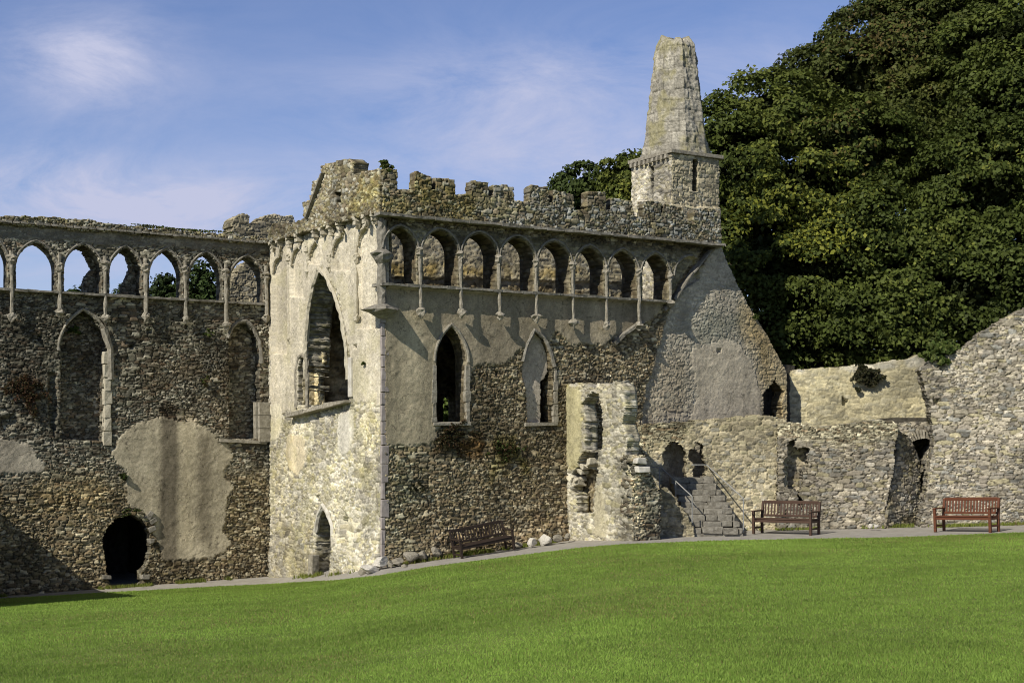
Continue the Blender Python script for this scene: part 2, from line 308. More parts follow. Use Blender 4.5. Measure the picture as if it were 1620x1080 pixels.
def wall(name, pl, outline, T, st, holes=(), zones=(), d=.023, rag=.05, sidej=.03, parent=None, mat=None, seed=1, lich=None, side_shade=.75):
    """A masonry wall: stones modelled as relief on the face, cut to an outline with openings, real thickness.
    zones: (kind, polygon or None, value, blur, rag): 'off' moves the face, 'plaster' renders it, 'tint' recolours the stone, 'style' changes the stone."""
    us = [p[0] for p in outline]; zs = [p[1] for p in outline]
    pad = .15
    u0, z0 = min(us) - pad, min(zs) - pad
    nu = int((max(us) + pad - u0) / d) + 1; nz_ = int((max(zs) + pad - z0) / d) + 1
    U, Z = np.meshgrid(u0 + d * np.arange(nu + 1), z0 + d * np.arange(nz_ + 1))
    Uc, Zc = U[:-1, :-1] + d / 2, Z[:-1, :-1] + d / 2
    du = (fbm(Uc * 3.2, Zc * 4.5, seed + 91, 3) - .5) * 2 + (hsh(np.floor(Uc / .14), np.floor(Zc / .09), seed + 93) - .5) * .9
    dz = (fbm(Uc * 3.2 + 40, Zc * 4.5, seed + 92, 3) - .5) * 2 + (hsh(np.floor(Uc / .2), np.floor(Zc / .11), seed + 94) - .5) * .9
    Mk = inside(outline, Uc + du * rag, Zc + dz * rag)
    for poly, hr in holes: Mk &= ~inside(poly, Uc + du * hr, Zc + dz * hr)
    # snap clean opening edges onto their outline
    Mp = np.pad(Mk, 1); touched = Mp[:-1, :-1].astype(int) + Mp[1:, :-1] + Mp[:-1, 1:] + Mp[1:, 1:]
    bnd = (touched > 0) & (touched < 4)
    for poly, hr in holes:
        if hr > .02: continue
        bi = np.argwhere(bnd); pu = U[bi[:, 0], bi[:, 1]]; pz = Z[bi[:, 0], bi[:, 1]]
        best = np.full(len(bi), 9.); nu_ = pu.copy(); nz2 = pz.copy()
        for i in range(len(poly)):
            a = np.array(poly[i - 1]); b = np.array(poly[i]); ab = b - a; L2 = ab @ ab + 1e-12
            t = np.clip(((pu - a[0]) * ab[0] + (pz - a[1]) * ab[1]) / L2, 0, 1); qx = a[0] + t * ab[0]; qz = a[1] + t * ab[1]
            dd = np.hypot(qx - pu, qz - pz); m = dd < best; best = np.where(m, dd, best); nu_ = np.where(m, qx, nu_); nz2 = np.where(m, qz, nz2)
        ok = best < d * .8
        U[bi[ok, 0], bi[ok, 1]] = nu_[ok]; Z[bi[ok, 0], bi[ok, 1]] = nz2[ok]
    h, c = masonry(U, Z, st, seed)
    rough_u = (fbm(U * 2.2, Z * 2.2, seed + 21, 6) - .5) * 2.2 + (hsh(np.floor(U / .12), np.floor(Z / .07), seed + 22) - .5) * .7
    rough_z = (fbm(U * 2.2 + 30, Z * 2.2, seed + 23, 6) - .5) * 2.2 + (hsh(np.floor(U / .16), np.floor(Z / .09), seed + 24) - .5) * .7
    for kind, poly, val, bl, zr in [z_ for z_ in zones if z_[0] != 'off'] + [z_ for z_ in zones if z_[0] == 'off']:
        m = np.ones(U.shape) if poly is None else blur(inside(poly, U + rough_u * zr, Z + rough_z * zr), int(bl / d))
        m3 = m[..., None]
        if kind == 'off': h = h + val * m
        elif kind == 'plaster':
            colr, amt = val
            if poly is not None:                   # crumbling, flaking edge
                e_ = blur(m, 7); m = sstep(.36, .6, e_ + (.55 * (fbm(U * 5, Z * 5, seed + 36, 4) - .5) + .22 * (vn(U * 26, Z * 30, seed + 34) - .5)) * (4 * e_ * (1 - e_) + .06)); m3 = m[..., None]
            n = fbm(U * 1.3, Z * .5, seed + 31, 5); n2 = fbm(U * 6, Z * 6, seed + 32, 4); st_ = fbm(U * 2.2, Z * .18, seed + 33, 3)
            hp = .045 + .022 * (n2 - .5) + .012 * (n - .5) + .008 * (vn(U * 14, Z * 14, seed + 37) - .5)
            cp = np.array(colr) * (.42 + .75 * n + .4 * n2)[..., None] * (.62 + .7 * st_)[..., None] * (1 - .45 * (np.abs(fbm(U * 1.5 + 7, Z * 1.5, seed + 38, 5) - .5) < .006))[..., None] * (.8 + .4 * fbm(U * 16, Z * 16, seed + 39, 2))[..., None]
            h = h * (1 - m * amt) + hp * m * amt; c = c * (1 - m3 * amt) + cp * m3 * amt
        elif kind == 'tint': colr, amt = val; n = sstep(.3, .65, fbm(U * 2.5, Z * 2.5, seed + 35, 4))[..., None]; c = c * (1 - m3 * amt * n) + c * np.array(colr) * m3 * amt * n
        elif kind == 'mul': c = c * (1 - m3) + c * np.array(val) * m3
        elif kind == 'style':
            h2, c2 = masonry(U, Z, val, seed + 5); h = h * (1 - m) + h2 * m; c = c * (1 - m3) + c2 * m3
    if lich:
        colr, amt = lich; n = sstep(.5, .72, fbm(U * 1.7, Z * 1.7, seed + 41, 5))[..., None] * amt
        c = c * (1 - n) + np.array(colr) * n
    used = touched > 0; nF = int(used.sum()); idx = np.full(U.shape, -1); idx[used] = np.arange(nF)
    def pos(u, z, q): return np.stack([pl.o[0] + pl.e[0] * u + pl.n[0] * q, pl.o[1] + pl.e[1] * u + pl.n[1] * q, z], -1)
    uF, zF, hF, cF = U[used], Z[used], h[used], c[used]
    V = [pos(uF, zF, hF)]; C_ = [cF]
    V.append(pos(uF, zF, -T + .05 * (fbm(uF * 4, zF * 4, seed + 71, 2) - .5))); C_.append(cF)
    ii, jj = np.nonzero(Mk)
    qf = np.stack([idx[ii, jj], idx[ii, jj + 1], idx[ii + 1, jj + 1], idx[ii + 1, jj]], -1)
    Q = [qf, qf[:, ::-1] + nF]
    ea, eb = [], []
    P2 = np.pad(Mk, 1)
    for (di, dj, a, b) in ((-1, 0, (0, 0), (0, 1)), (0, 1, (0, 1), (1, 1)), (1, 0, (1, 1), (1, 0)), (0, -1, (1, 0), (0, 0))):
        nb = P2[1 + di:P2.shape[0] - 1 + di, 1 + dj:P2.shape[1] - 1 + dj]; si, sj = np.nonzero(Mk & ~nb)
        ea.append(idx[si + a[0], sj + a[1]]); eb.append(idx[si + b[0], sj + b[1]])
    ea = np.concatenate(ea); eb = np.concatenate(eb)
    bn, inv = np.unique(np.concatenate([ea, eb]), return_inverse=True); ia = inv[:len(ea)]; ib = inv[len(ea):]
    K = max(1, int(round(T / .07))); prev = bn; base = 2 * nF
    ub, zb, hb = uF[bn], zF[bn], hF[bn]
    for k in range(1, K + 1):
        if k < K:
            q = hb * (1 - k / K) - T * k / K
            f1, f2, f3 = (ub + .04 * vn(zb * 5, q * 5 + zb * 0, seed)) / .24, zb / .115, q / .2
            blk = hsh(np.floor(f1) + 31 * np.floor(f3), np.floor(f2) + 7 * np.floor(f3), seed + 80); bl2 = hsh(np.floor(f1) + 31 * np.floor(f3), np.floor(f2), seed + 84)
            s1 = (vn(zb * 12, q * 12 + ub * 5, seed + 81) - .5) * 1.6; s2 = (vn(ub * 12, q * 12 + zb, seed + 82) - .5) * 1.6
            V.append(pos(ub + s1 * sidej + (blk - .5) * sidej * 1.5, zb + s2 * sidej * .7 + (bl2 - .5) * sidej * .8, q))
            jn = np.minimum(np.minimum(f2 % 1, 1 - f2 % 1) * .115, np.minimum(f3 % 1, 1 - f3 % 1) * .2) < .014
            cc = pal_col(blk, STY[st]['pal']) * (.5 + .7 * bl2)[:, None] * (.7 + .6 * vn(zb * 19 + q * 21, ub * 19, seed + 83))[:, None] * np.where(jn, .55, 1.)[:, None] * side_shade  # sides of openings coloured darker, shade put into the stone colour
            C_.append(cc * .85 + cF[bn] * .15 * side_shade); cur = base + np.arange(len(bn)); base += len(bn)
        else: cur = bn + nF
        Q.append(np.stack([prev[ib], prev[ia], cur[ia], cur[ib]], -1)); prev = cur
    return np_mesh(name, np.concatenate(V), np.concatenate(Q), mat or M_STONE, np.concatenate(C_), parent)

def mould(name, pl, uz, r, q, mat, parent, n=6, j=.12, square=True):
    m = MB(); pts = [pl.W(u, z, q) for u, z in uz]
    fine = [pts[0]]
    for a, b in zip(pts, pts[1:]):
        k = max(1, int(np.linalg.norm(b - a) / .12))
        fine += [a + (b - a) * t / k for t in range(1, k + 1)]
    m.tube(fine, r, n, j); return m.build(name, mat, parent)

def shaft(pl, xt, yt, yb, xb, q, parent, r=.055, ycap=None, mat=None, corb=.11, cs=1.0):
    """A wall shaft with a moulded capital and a carved corbel at its foot."""
    mat = mat or M_TRIM
    a = pl.X(xt, yt, q); b = pl.X(xb, yb, q); m = MB(); k = 10
    m.tube([a + (b - a) * t / k for t in range(k + 1)], [r * random.uniform(.72, 1.25) for _ in range(k + 1)], 8, .2)
    o = m.build('shaft', mat, parent)
    if corb:
        m = MB(); h = random.uniform(.16, .24); s_ = random.uniform(.9, 1.2)
        m.tube([b + np.array([0, 0, .06]), b, b - np.array([0, 0, h * .3]), b - np.array([0, 0, h * .65]), b - np.array([0, 0, h])], [corb * .6, corb * s_, corb * 1.05 * s_, corb * .75, corb * .3], 9, .42); m.build('corbel', mat, o)
    if ycap:
        t = (ycap - yt) / (yb - yt); p = a + (b - a) * t; m = MB()
        m.tube([p + np.array([0, 0, z]) for z in (.2, .15, .11, .06, 0, -.05, -.1)], [r * v_ * random.uniform(.75, 1.15) for v_ in (1.2, 1.9, 2.2, 1.7, 1.8, 1.3, .9)], 9, .32)
        m.build('capital', mat, o)
    return o

# ------------------------------------------------------------------ the planes of the place
CX, CY = -3.385, 36.0                          # near corner of the great block
PF = Plane(CX, CY, *E1)                         # its courtyard front, running away to the right
PS = Plane(CX, CY, .522, -.853)                 # its end wall, running away to the left (u negative)
ICX, ICY = PS.o - PS.e * 8.0
PL = Plane(ICX, ICY, *E1)                       # hall range on the left (u negative)
GAP = 0.0

# ------------------------------------------------------------------ ground: lawn, path, land
EDGE = [(-1500, -4.6, 31), (-300, -4.62, 36.3), (0, -4.47, 38.0), (200, -4.40, 39.1), (430, -4.33, 40.5), (520, -3.86, 36.9), (600, -3.40, 33.7), (680, -3.27, 34.6), (800, -3.09, 35.3), (920, -2.88, 35.7), (990, -2.74, 35.1),
        (1160, -2.72, 36.1), (1400, -2.63, 35.8), (1620, -2.48, 35.6), (2200, -2.2, 35.6), (3200, -1.9, 35.6)]
def edge_at(ax):
    xs = [(e[0] - 810) / F_PX for e in EDGE]
    return np.interp(ax, xs, [e[2] for e in EDGE]), np.interp(ax, xs, [e[1] for e in EDGE])
def ground_z(x, y):
    x = np.asarray(x, float); y = np.asarray(y, float); yy = np.maximum(y, 3.0); ye, ze = edge_at(x / yy)
    t = np.clip((y - 4) / np.maximum(ye - 4, 1), 0, 1)
    z = EYE + (-1.65 + (ze + 1.65) * t)
    z = z + np.where(t < 1, .06 * (fbm(x * .16, y * .16, 900, 3) - .5) * np.sin(np.pi * t), 0)
    return z
def grid_sheet(name, xs, ys, mat, dz=0):
    X, Y = np.meshgrid(xs, ys); Zz = ground_z(X, Y) + dz; nx = len(xs)
    V = np.stack([X, Y, Zz], -1).reshape(-1, 3); i, j = np.meshgrid(np.arange(len(ys) - 1), np.arange(nx - 1), indexing='ij'); b = (i * nx + j).ravel()
    return np_mesh(name, V, np.stack([b, b + 1, b + nx + 1, b + nx], -1), mat, smooth=True)
land = grid_sheet('ground', np.concatenate([[-900, -300, -120, -70], np.arange(-50, 51, 1.), [70, 120, 300, 900]]), np.concatenate([[-300, -60, -10], np.arange(0, 75, 1.), [90, 120, 300, 1200]]), M_EARTH, -.12); tag(land, kind='structure')
def fan_sheet(name, cols, f0, f1, nr, mat, dz):
    V = []; ax = np.linspace((cols[0] - 810) / F_PX, (cols[1] - 810) / F_PX, cols[2]); ye, ze = edge_at(ax); ze = ze + EYE
    for k in range(nr + 1):
        y = f0(ye) + (f1(ye) - f0(ye)) * k / nr; x = ax * y; V.append(np.stack([x, y, ground_z(x, y) + dz], -1))
    V = np.concatenate(V); n = cols[2]; i, j = np.meshgrid(np.arange(nr), np.arange(n - 1), indexing='ij'); b = (i * n + j).ravel()
    return np_mesh(name, V, np.stack([b, b + 1, b + n + 1, b + n], -1), mat, smooth=True)
M_LAWN = noise_mat('lawn_turf', [(.3, (.1, .14, .028)), (.5, (.15, .2, .042)), (.7, (.2, .24, .06))], 1.3, 12, .03, bscale=40)
lawn = fan_sheet('lawn', (-620, 2500, 200), lambda y: y * 0 + 5.0, lambda y: y + .0, 90, M_LAWN, -.0); tag(lawn, kind='structure')
path = fan_sheet('path', (-620, 2500, 200), lambda y: y - .25, lambda y: y + 7.5, 20, M_PATH, -.02); tag(path, kind='structure')

def blades():
    n = 1150000
    ax = rng.uniform(-.56, .62, n); ye, _ = edge_at(ax)
    y = 7.6 / (1 - rng.random(n) * (1 - 7.6 / ye)); y = np.where(rng.random(n) < .45, 7.6 + (ye - 7.6) * rng.random(n) ** .9, y); y = np.minimum(y, ye - rng.random(n) * .1 - .12 + .35 * fbm(ax * 160, ax * 0, 930, 3))
    ax = ax + 0; x = ax * y
    k = np.abs(ax) < .63; x, y = x[k], y[k]; n = len(x)
    z = ground_z(x, y) - .012
    for pl_, u0_, u1_, kk in ((PF, .2, 6, 5200), (PL, -9, -.4, 4200), (PS, -7.5, -.2, 1500), (Plane(3.6, 40.0, 1, 0), 3.2, 8.5, 2200), (Plane(11.8, 39.5, 1, -.14), .3, 4, 1800)):   # weeds along the wall feet
        uu = rng.uniform(u0_, u1_, kk); uu = uu[fbm(uu * 1.6, uu * 0, 940, 3) > .56]; qq = np.abs(rng.normal(.12, .12, len(uu)))
        x = np.concatenate([x, pl_.o[0] + pl_.e[0] * uu + pl_.n[0] * qq]); y = np.concatenate([y, pl_.o[1] + pl_.e[1] * uu + pl_.n[1] * qq])
    z = ground_z(x, y) - .012; nw = len(x) - n; n = len(x)
    a = rng.uniform(0, 2 * np.pi, n); w = rng.uniform(.003, .0065, n) * (1 + y / 18); hh = rng.uniform(.014, .034, n) * np.where(np.arange(n) >= n - nw, 2.2, 1) * (.75 + .6 * fbm(x * .8, y * .8, 905, 3)) * (1 + y / 70)
    lx = rng.normal(0, .014, n); ly = rng.normal(0, .014, n)
    p0 = np.stack([x - np.cos(a) * w, y - np.sin(a) * w, z], -1); p1 = np.stack([x + np.cos(a) * w, y + np.sin(a) * w, z], -1); p2 = np.stack([x + lx, y + ly, z + hh], -1)
    V = np.stack([p0, p1, p2], 1).reshape(-1, 3)
    t = fbm(x * .35, y * .35, 910, 4); t2 = vn(x * 3.1, y * 3.1, 911); r = rng.random(n)
    c = np.array([.23, .335, .064]) * (.5 + .75 * t + .25 * t2)[:, None] * (.85 + .3 * r)[:, None]
    dry = (rng.random(n) < .03 + .2 * sstep(.52, .72, fbm(x * .45, y * .3, 915, 4)))[:, None]
    c = np.where(dry, np.array([.3, .28, .1]) * (.6 + .6 * r)[:, None], c)
    c[n - nw:] *= np.array([.75, .6, .7])
    o = np_mesh('grass', V, np.arange(3 * n).reshape(-1, 3), M_GRASS, np.repeat(c, 3, 0), nside=3)
    return tag(o, 'short mown green grass of the sloping courtyard lawn', 'grass', None, 'stuff')
blades()

# ------------------------------------------------------------------ left: the hall range
hall = empty('ruined_hall', (ICX - 4, ICY - 2.4, -2.7), 'dark rubble hall range with open arcaded parapet, black doorway and big plaster patch', 'ruin')
def PLp(pts, q=0): return PL.poly(pts, q)
A_L = [(-38, 12, 377, 380), (25, 89, 384, 418), (101, 161, 388, 422), (173, 224, 392, 426), (236, 288, 396, 430), (299, 352, 401, 434), (364, 417, 407, 438)]
hall_holes = []; q0 = .16
def sill_L(x): return 457 + (x - 0) * .0575
for xl, xr, yp, ysp in A_L:
    ysp = yp + 42
    pts = arch_pts(PL, xl, xr, ysp, (xl + xr) / 2 + 1, yp, sill_L(xl), sill_L(xr), q0); hall_holes.append((pts, .012))
door_L = PLp([(173, 935), (170, 900), (162, 872), (163, 850), (172, 831), (189, 816), (208, 814), (227, 826), (237, 846), (238, 872), (234, 896), (223, 905), (222, 935)])
hall_holes.append((door_L, .05))
rec1 = PLp([(97, 696), (96, 600), (94, 548), (99, 522), (110, 503), (130, 490), (148, 503), (162, 525), (171, 548), (173, 580), (165, 600), (163, 698)])
rec2 = PLp([(362, 694), (361, 560), (362, 534), (371, 514), (388, 512), (404, 530), (411, 560), (411, 694)])
hall_holes += [(rec1, .03), (rec2, .03)]
topL = lambda x: 348 + (x - 0) * .0815
out_L = PLp([(-160, topL(-160)), (200, topL(200)), (428, topL(428)), (434, 960), (-170, 1010)])
patch1 = PLp([(175, 729), (187, 690), (207, 673), (231, 668), (261, 659), (284, 667), (320, 670), (335, 684), (341, 699), (367, 708), (366, 732), (353, 747), (356, 761), (372, 767), (360, 788), (356, 818), (350, 844), (364, 853), (363, 871), (326, 883), (284, 886), (253, 887), (255, 868), (243, 833), (244, 818), (219, 807), (201, 800), (199, 773), (201, 744)])
patch2 = PLp([(-40, 698), (30, 694), (45, 697), (52, 715), (76, 738), (58, 748), (-40, 752)])
arc_zone = PLp([(-180, 330), (428, 372), (428, 483), (-180, 450)])
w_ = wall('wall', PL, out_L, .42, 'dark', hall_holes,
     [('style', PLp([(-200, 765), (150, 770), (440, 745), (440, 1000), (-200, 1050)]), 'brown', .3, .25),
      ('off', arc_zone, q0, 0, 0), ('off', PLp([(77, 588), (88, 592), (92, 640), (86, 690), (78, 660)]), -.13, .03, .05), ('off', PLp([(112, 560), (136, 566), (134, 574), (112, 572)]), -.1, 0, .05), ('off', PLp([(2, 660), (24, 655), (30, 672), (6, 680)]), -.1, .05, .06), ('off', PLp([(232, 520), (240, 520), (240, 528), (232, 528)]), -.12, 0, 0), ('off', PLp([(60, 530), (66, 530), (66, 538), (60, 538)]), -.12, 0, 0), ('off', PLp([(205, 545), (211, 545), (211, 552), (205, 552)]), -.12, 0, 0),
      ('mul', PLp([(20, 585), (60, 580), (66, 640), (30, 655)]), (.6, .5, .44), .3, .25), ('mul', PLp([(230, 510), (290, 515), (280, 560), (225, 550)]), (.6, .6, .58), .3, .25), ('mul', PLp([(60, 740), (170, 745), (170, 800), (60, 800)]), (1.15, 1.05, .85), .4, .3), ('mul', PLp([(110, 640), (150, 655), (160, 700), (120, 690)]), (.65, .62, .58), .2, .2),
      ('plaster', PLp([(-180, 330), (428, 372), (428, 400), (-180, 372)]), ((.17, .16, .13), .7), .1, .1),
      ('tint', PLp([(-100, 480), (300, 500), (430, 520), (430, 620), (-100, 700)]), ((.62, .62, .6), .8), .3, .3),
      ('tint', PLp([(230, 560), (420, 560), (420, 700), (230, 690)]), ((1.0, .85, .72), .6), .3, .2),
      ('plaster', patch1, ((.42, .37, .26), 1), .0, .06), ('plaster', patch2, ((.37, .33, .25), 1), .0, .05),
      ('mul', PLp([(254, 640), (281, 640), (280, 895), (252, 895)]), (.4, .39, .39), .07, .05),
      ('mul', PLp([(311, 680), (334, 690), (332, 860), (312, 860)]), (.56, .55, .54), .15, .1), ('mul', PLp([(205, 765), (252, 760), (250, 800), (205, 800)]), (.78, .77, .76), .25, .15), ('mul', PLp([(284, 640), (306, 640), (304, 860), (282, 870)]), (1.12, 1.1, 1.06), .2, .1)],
     parent=hall, seed=11, rag=.03, side_shade=.65)  # arcade reveals painted darker to stand for shade
PLI = PL.off(-.43)
wall('inner_leaf', PLI, PLI.poly([(96, 376), (232, 386), (232, 478), (96, 470)]), .3, 'dark', [(PLI.poly([(92, 470), (92, 410), (110, 388), (133, 396), (147, 425), (137, 437), (133, 452), (136, 474)]), .05), (PLI.poly([(166, 478), (166, 415), (185, 394), (200, 404), (209, 424), (203, 436), (197, 444), (193, 460), (180, 468), (176, 478)]), .05)], parent=hall, seed=14, rag=.0)
wall('arch_infill', PL.off(-.43), PL.off(-.43).poly([(60, 470), (190, 480), (190, 712), (60, 712)]), .34, 'dark', parent=hall, seed=15, rag=.0, zones=[('tint', None, ((.9, .75, .65), .5), 0, 0)])
wall('arch_infill', PL.off(-.44), PL.off(-.44).poly([(345, 490), (436, 500), (436, 712), (345, 712)]), .36, 'dark', parent=hall, seed=17, rag=.0, zones=[('tint', None, ((.9, .75, .65), .5), 0, 0)])
# rubble coping, lit along the top
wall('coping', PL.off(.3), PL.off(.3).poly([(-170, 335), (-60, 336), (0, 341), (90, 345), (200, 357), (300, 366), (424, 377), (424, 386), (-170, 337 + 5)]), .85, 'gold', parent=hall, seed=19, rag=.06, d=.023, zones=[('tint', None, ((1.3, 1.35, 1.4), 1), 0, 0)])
m = MB()
for a, b in zip(range(-160, 424, 12), range(-150, 434, 12)):   # thin drip course under the coping
    p0 = PL.X(a, topL(a) + 2, .26); p1 = PL.X(min(b, 421), topL(b) + 2, .26)
    m.box((p0 + p1) / 2, (p1 - p0) / 2, np.array([*PL.n, 0]) * .12, np.array([0, 0, .03]), .012)
m.build('drip_course', M_TRIMD, hall)
m = MB()
for xl, xr, yp, ysp in A_L:                     # sill slabs of the arcade
    x0 = xl - 4
    while x0 < xr + 4:
        x1 = min(x0 + random.uniform(14, 24), xr + 5); p0 = PL.X(x0, sill_L(x0), .2); p1 = PL.X(x1, sill_L(x1), .2)
        m.box((p0 + p1) / 2 - np.array([*PL.n, 0]) * .3, (p1 - p0) / 2, np.array([*PL.n, 0]) * .36, np.array([0, 0, .035]), .014); x0 = x1
m.build('arcade_sill', M_TRIMD, hall)
for i, (x, yb) in enumerate(((18, 498), (94, 492), (166, 500), (230, 497), (293, 503), (357, 512), (421, 500))):
    shaft(PL, x, 395 + x * .06, yb, x + 1, .22, hall, .06, 412 + x * .065 + (8 if i == 1 else 0))
for xl, xr, yp, ysp in A_L:
    pts = arch_pts(PL, xl - 3, xr + 3, yp + 42, (xl + xr) / 2 + 1, yp - 4, 0, 0, q0, full=False)
    mould('arch_moulding', PL, pts, .035, q0 + .02, M_TRIMD, hall, j=.25)
mould('arch_moulding', PL, PLp([(163, 520), (168, 535), (174, 552), (174, 570), (175, 600)]), .1, .04, M_TRIM, hall, j=.12)
mould('arch_moulding', PL, arch_pts(PL, 92, 176, 556, 131, 489, 0, 0, 0, full=False), .045, .02, M_TRIM, hall, j=.3)
m = MB()
for y in range(556, 704, 21):
    p0 = PL.X(169.5, y, -.02); p1 = PL.X(169, min(y + 20.4, 704), -.02); m.box((p0 + p1) / 2, np.array([*PL.e, 0]) * (.09 + .05 * random.random()), np.array([*PL.n, 0]) * .1, (p1 - p0) / 2, .025)
m.build('jamb', M_CREAM, hall, .015)
m = MB()
for y in range(636, 700, 21):
    p0 = PL.X(416.5, y, .02); p1 = PL.X(416.5, min(y + 20.3, 699), .02); m.box((p0 + p1) / 2, np.array([*PL.e, 0]) * .17, np.array([*PL.n, 0]) * .16, (p1 - p0) / 2, .008)
    p0 = PL.X(405, y, -.1); p1 = PL.X(405, min(y + 20.3, 699), -.1); m.box((p0 + p1) / 2, np.array([*PL.e, 0]) * .05, np.array([*PL.n, 0]) * .1, (p1 - p0) / 2, .008)
m.build('jamb', M_TRIM, hall, .01)
m = MB(); p0 = PL.X(346, 696, .0); p1 = PL.X(420, 700, .0); m.box((p0 + p1) / 2, (p1 - p0) / 2, np.array([*PL.n, 0]) * .14, np.array([0, 0, .05]), .01); m.build('window_sill', M_TRIM, hall, .01)
mould('arch_moulding', PL, PLp([(360, 535), (366, 518), (376, 509), (388, 508), (400, 518), (410, 540), (414, 575)]), .06, .04, M_TRIMD, hall, j=.25)
def dark_box(name, pl, x0, x1, ytop, ybot, q0_, depth, parent, mat):   # a closed dark box behind an opening, added so it stays dark
    a = pl.P(x0, ytop, q0_); b = pl.P(x1, ybot, q0_); m = MB(); u0_, u1_, zt, zb_ = a[0], b[0], a[1], b[1]; t = .15; D = depth
    e = np.array([*pl.e, 0]); n = np.array([*pl.n, 0]); uz = np.array([0, 0, 1.])
    um = (u0_ + u1_) / 2; zm = (zt + zb_) / 2; hu = (u1_ - u0_) / 2; hz = (zt - zb_) / 2
    m.box(pl.W(um, zt + t, q0_ - D / 2), e * (hu + 2 * t), n * D / 2, uz * t); m.box(pl.W(um, zm, q0_ - D - t), e * (hu + 2 * t), n * t, uz * (hz + 2 * t))
    m.box(pl.W(u0_ - t, zm, q0_ - D / 2), e * t, n * D / 2, uz * hz); m.box(pl.W(u1_ + t, zm, q0_ - D / 2), e * t, n * D / 2, uz * hz)
    return m.build(name, mat, parent)
M_DARKST = noise_mat('shaded_rubble', [(.3, (.03, .027, .02)), (.7, (.1, .09, .07))], 6, 6, .05)  # rubble with the shade of closed spaces put into its colour
dark_box('passage', PL, 140, 262, 800, 960, -.44, 4.0, hall, M_DARKST)
# broken jamb stones of the doorway
m = MB()
for x, y, a in ((241, 823, .5), (236, 814, .9), (240, 836, .25), (239, 855, .0), (229, 912, 0), (167, 912, 0)):
    p = PL.X(x, y, .02); e = np.array([*PL.e, 0]); z = np.array([0, 0, 1.]); ca, sa = math.cos(a), math.sin(a)
    m = MB(); m.box(p, (e * ca + z * sa) * random.uniform(.08, .14), np.array([*PL.n, 0]) * .12, (z * ca - e * sa) * random.uniform(.05, .08), .03); m.build('jamb_stone', M_TRIMD, hall, .02)

# rear masonry beyond the hall arcade
PLB = PL.off(-5.5)
rw = wall('ruined_wall', PLB, PLB.poly([(352, 497), (352, 478), (362, 455), (372, 440), (382, 424), (392, 412), (400, 430), (412, 452), (440, 470), (440, 620), (352, 620)]), .7, 'mort', parent=None, seed=23, rag=.12)
tag(rw, 'broken sloping rubble stub lit inside the last arch of the dark hall parapet', 'wall', None, 'thing')
rw = wall('ruined_wall', PLB.off(-1), PLB.off(-1).poly([(120, 473), (300, 480), (420, 485), (420, 640), (120, 640)]), .6, 'mort', parent=None, seed=24, rag=.08)
tag(rw, 'low far wall of grey rubble glimpsed through the dark hall arcade', 'wall', None, 'thing')
PLC = Plane(ICX, ICY, *E1).off(-1.2)
rw = wall('ruined_parapet', PLC, PLC.poly([(369, 400), (369, 352), (372, 343), (383, 338), (392, 343), (396, 352), (411, 350), (417, 343), (430, 339), (462, 341), (465, 352), (462, 400)]), .9, 'mort', parent=None, seed=25, rag=.07)
tag(rw, 'jagged pale stump of parapet rising where hall range meets sunlit end wall', 'wall', None, 'thing')

# wing off the left of the picture, whose shadow falls across the foot of the hall
PWG = Plane(*(PL.o + PL.e * (PL.P(0, 600)[0] - 2.6)), *(PL.n)); zt = PL.P(0, 850)[1] + 2.6 * math.tan(SUN_EL) / math.cos(SUN_PHI)
wg = wall('ruined_wing', PWG, [(0.0, -4), (7, -4), (7, zt + .1), (3.5, zt), (0.0, zt)], .8, 'dark', seed=27, rag=.06, d=.05)
tag(wg, 'low rubble cross wall just past the left end of the dark hall range', 'wall', None, 'thing')

# ------------------------------------------------------------------ centre: the great block
blk = empty('ruined_palace_block', (CX, CY, -1.8), 'tall ruined palace block with cream end wall, arcaded battlements and dressed corner', 'ruin')
# end wall (sunlit)
cornS = lambda x: 338 + (597 - x) * .283
win_S = PS.poly([(484, 644), (484, 600), (485, 540), (489, 490), (496, 452), (505, 424), (516, 436), (529, 462), (540, 495), (548, 540), (552, 600), (554, 636)])
door_S = PS.poly([(497, 930), (500, 880), (501, 840), (505, 815), (512, 799), (520, 810), (527, 832), (529, 865), (525, 906), (522, 930)])
lan_S = PS.poly([(472, 641), (472, 585), (476, 567), (480, 562), (484, 568), (484, 641)])
out_S = PS.poly([(421, cornS(421)), (520, cornS(520))]) + [(-.07, PS.P(597, cornS(597))[1]), (-.07, -3.2)] + PS.poly([(429, 960), (427, 700)])
def bl(xl, xr, xp, yp, ysp, yb): return arch_pts(PS, xl, xr, ysp, xp, yp, yb, yb)
zS = [('plaster', PS.poly([(425, 395), (600, 350), (606, 560), (606, 640), (560, 640), (555, 560), (540, 470), (505, 415), (490, 470), (482, 560), (470, 650), (430, 660)]), ((.56, .505, .385), .75), .1, .12),
      ('plaster', PS.poly([(536, 655), (560, 650), (562, 690), (552, 722), (535, 715)]), ((.66, .62, .52), .9), .05, .08),
      ('plaster', PS.poly([(455, 690), (484, 690), (482, 740), (470, 752), (456, 735)]), ((.58, .5, .34), .9), .05, .08),
      ('plaster', PS.poly([(430, 640), (448, 640), (446, 690), (430, 700)]), ((.62, .57, .42), .8), .05, .08),
      ('tint', PS.poly([(560, 640), (600, 640), (606, 800), (560, 760)]), ((1.0, .97, .8), .7), .2, .2),
      ('tint', PS.poly([(430, 660), (470, 680), (470, 800), (430, 800)]), ((1.0, .97, .82), .7), .2, .2),
      ('tint', PS.poly([(440, 820), (520, 830), (520, 920), (440, 920)]), ((.95, .9, .72), .7), .2, .2),
      ('tint', PS.poly([(482, 720), (500, 720), (500, 760), (482, 760)]), ((.65, .62, .4), .9), .1, .1)]
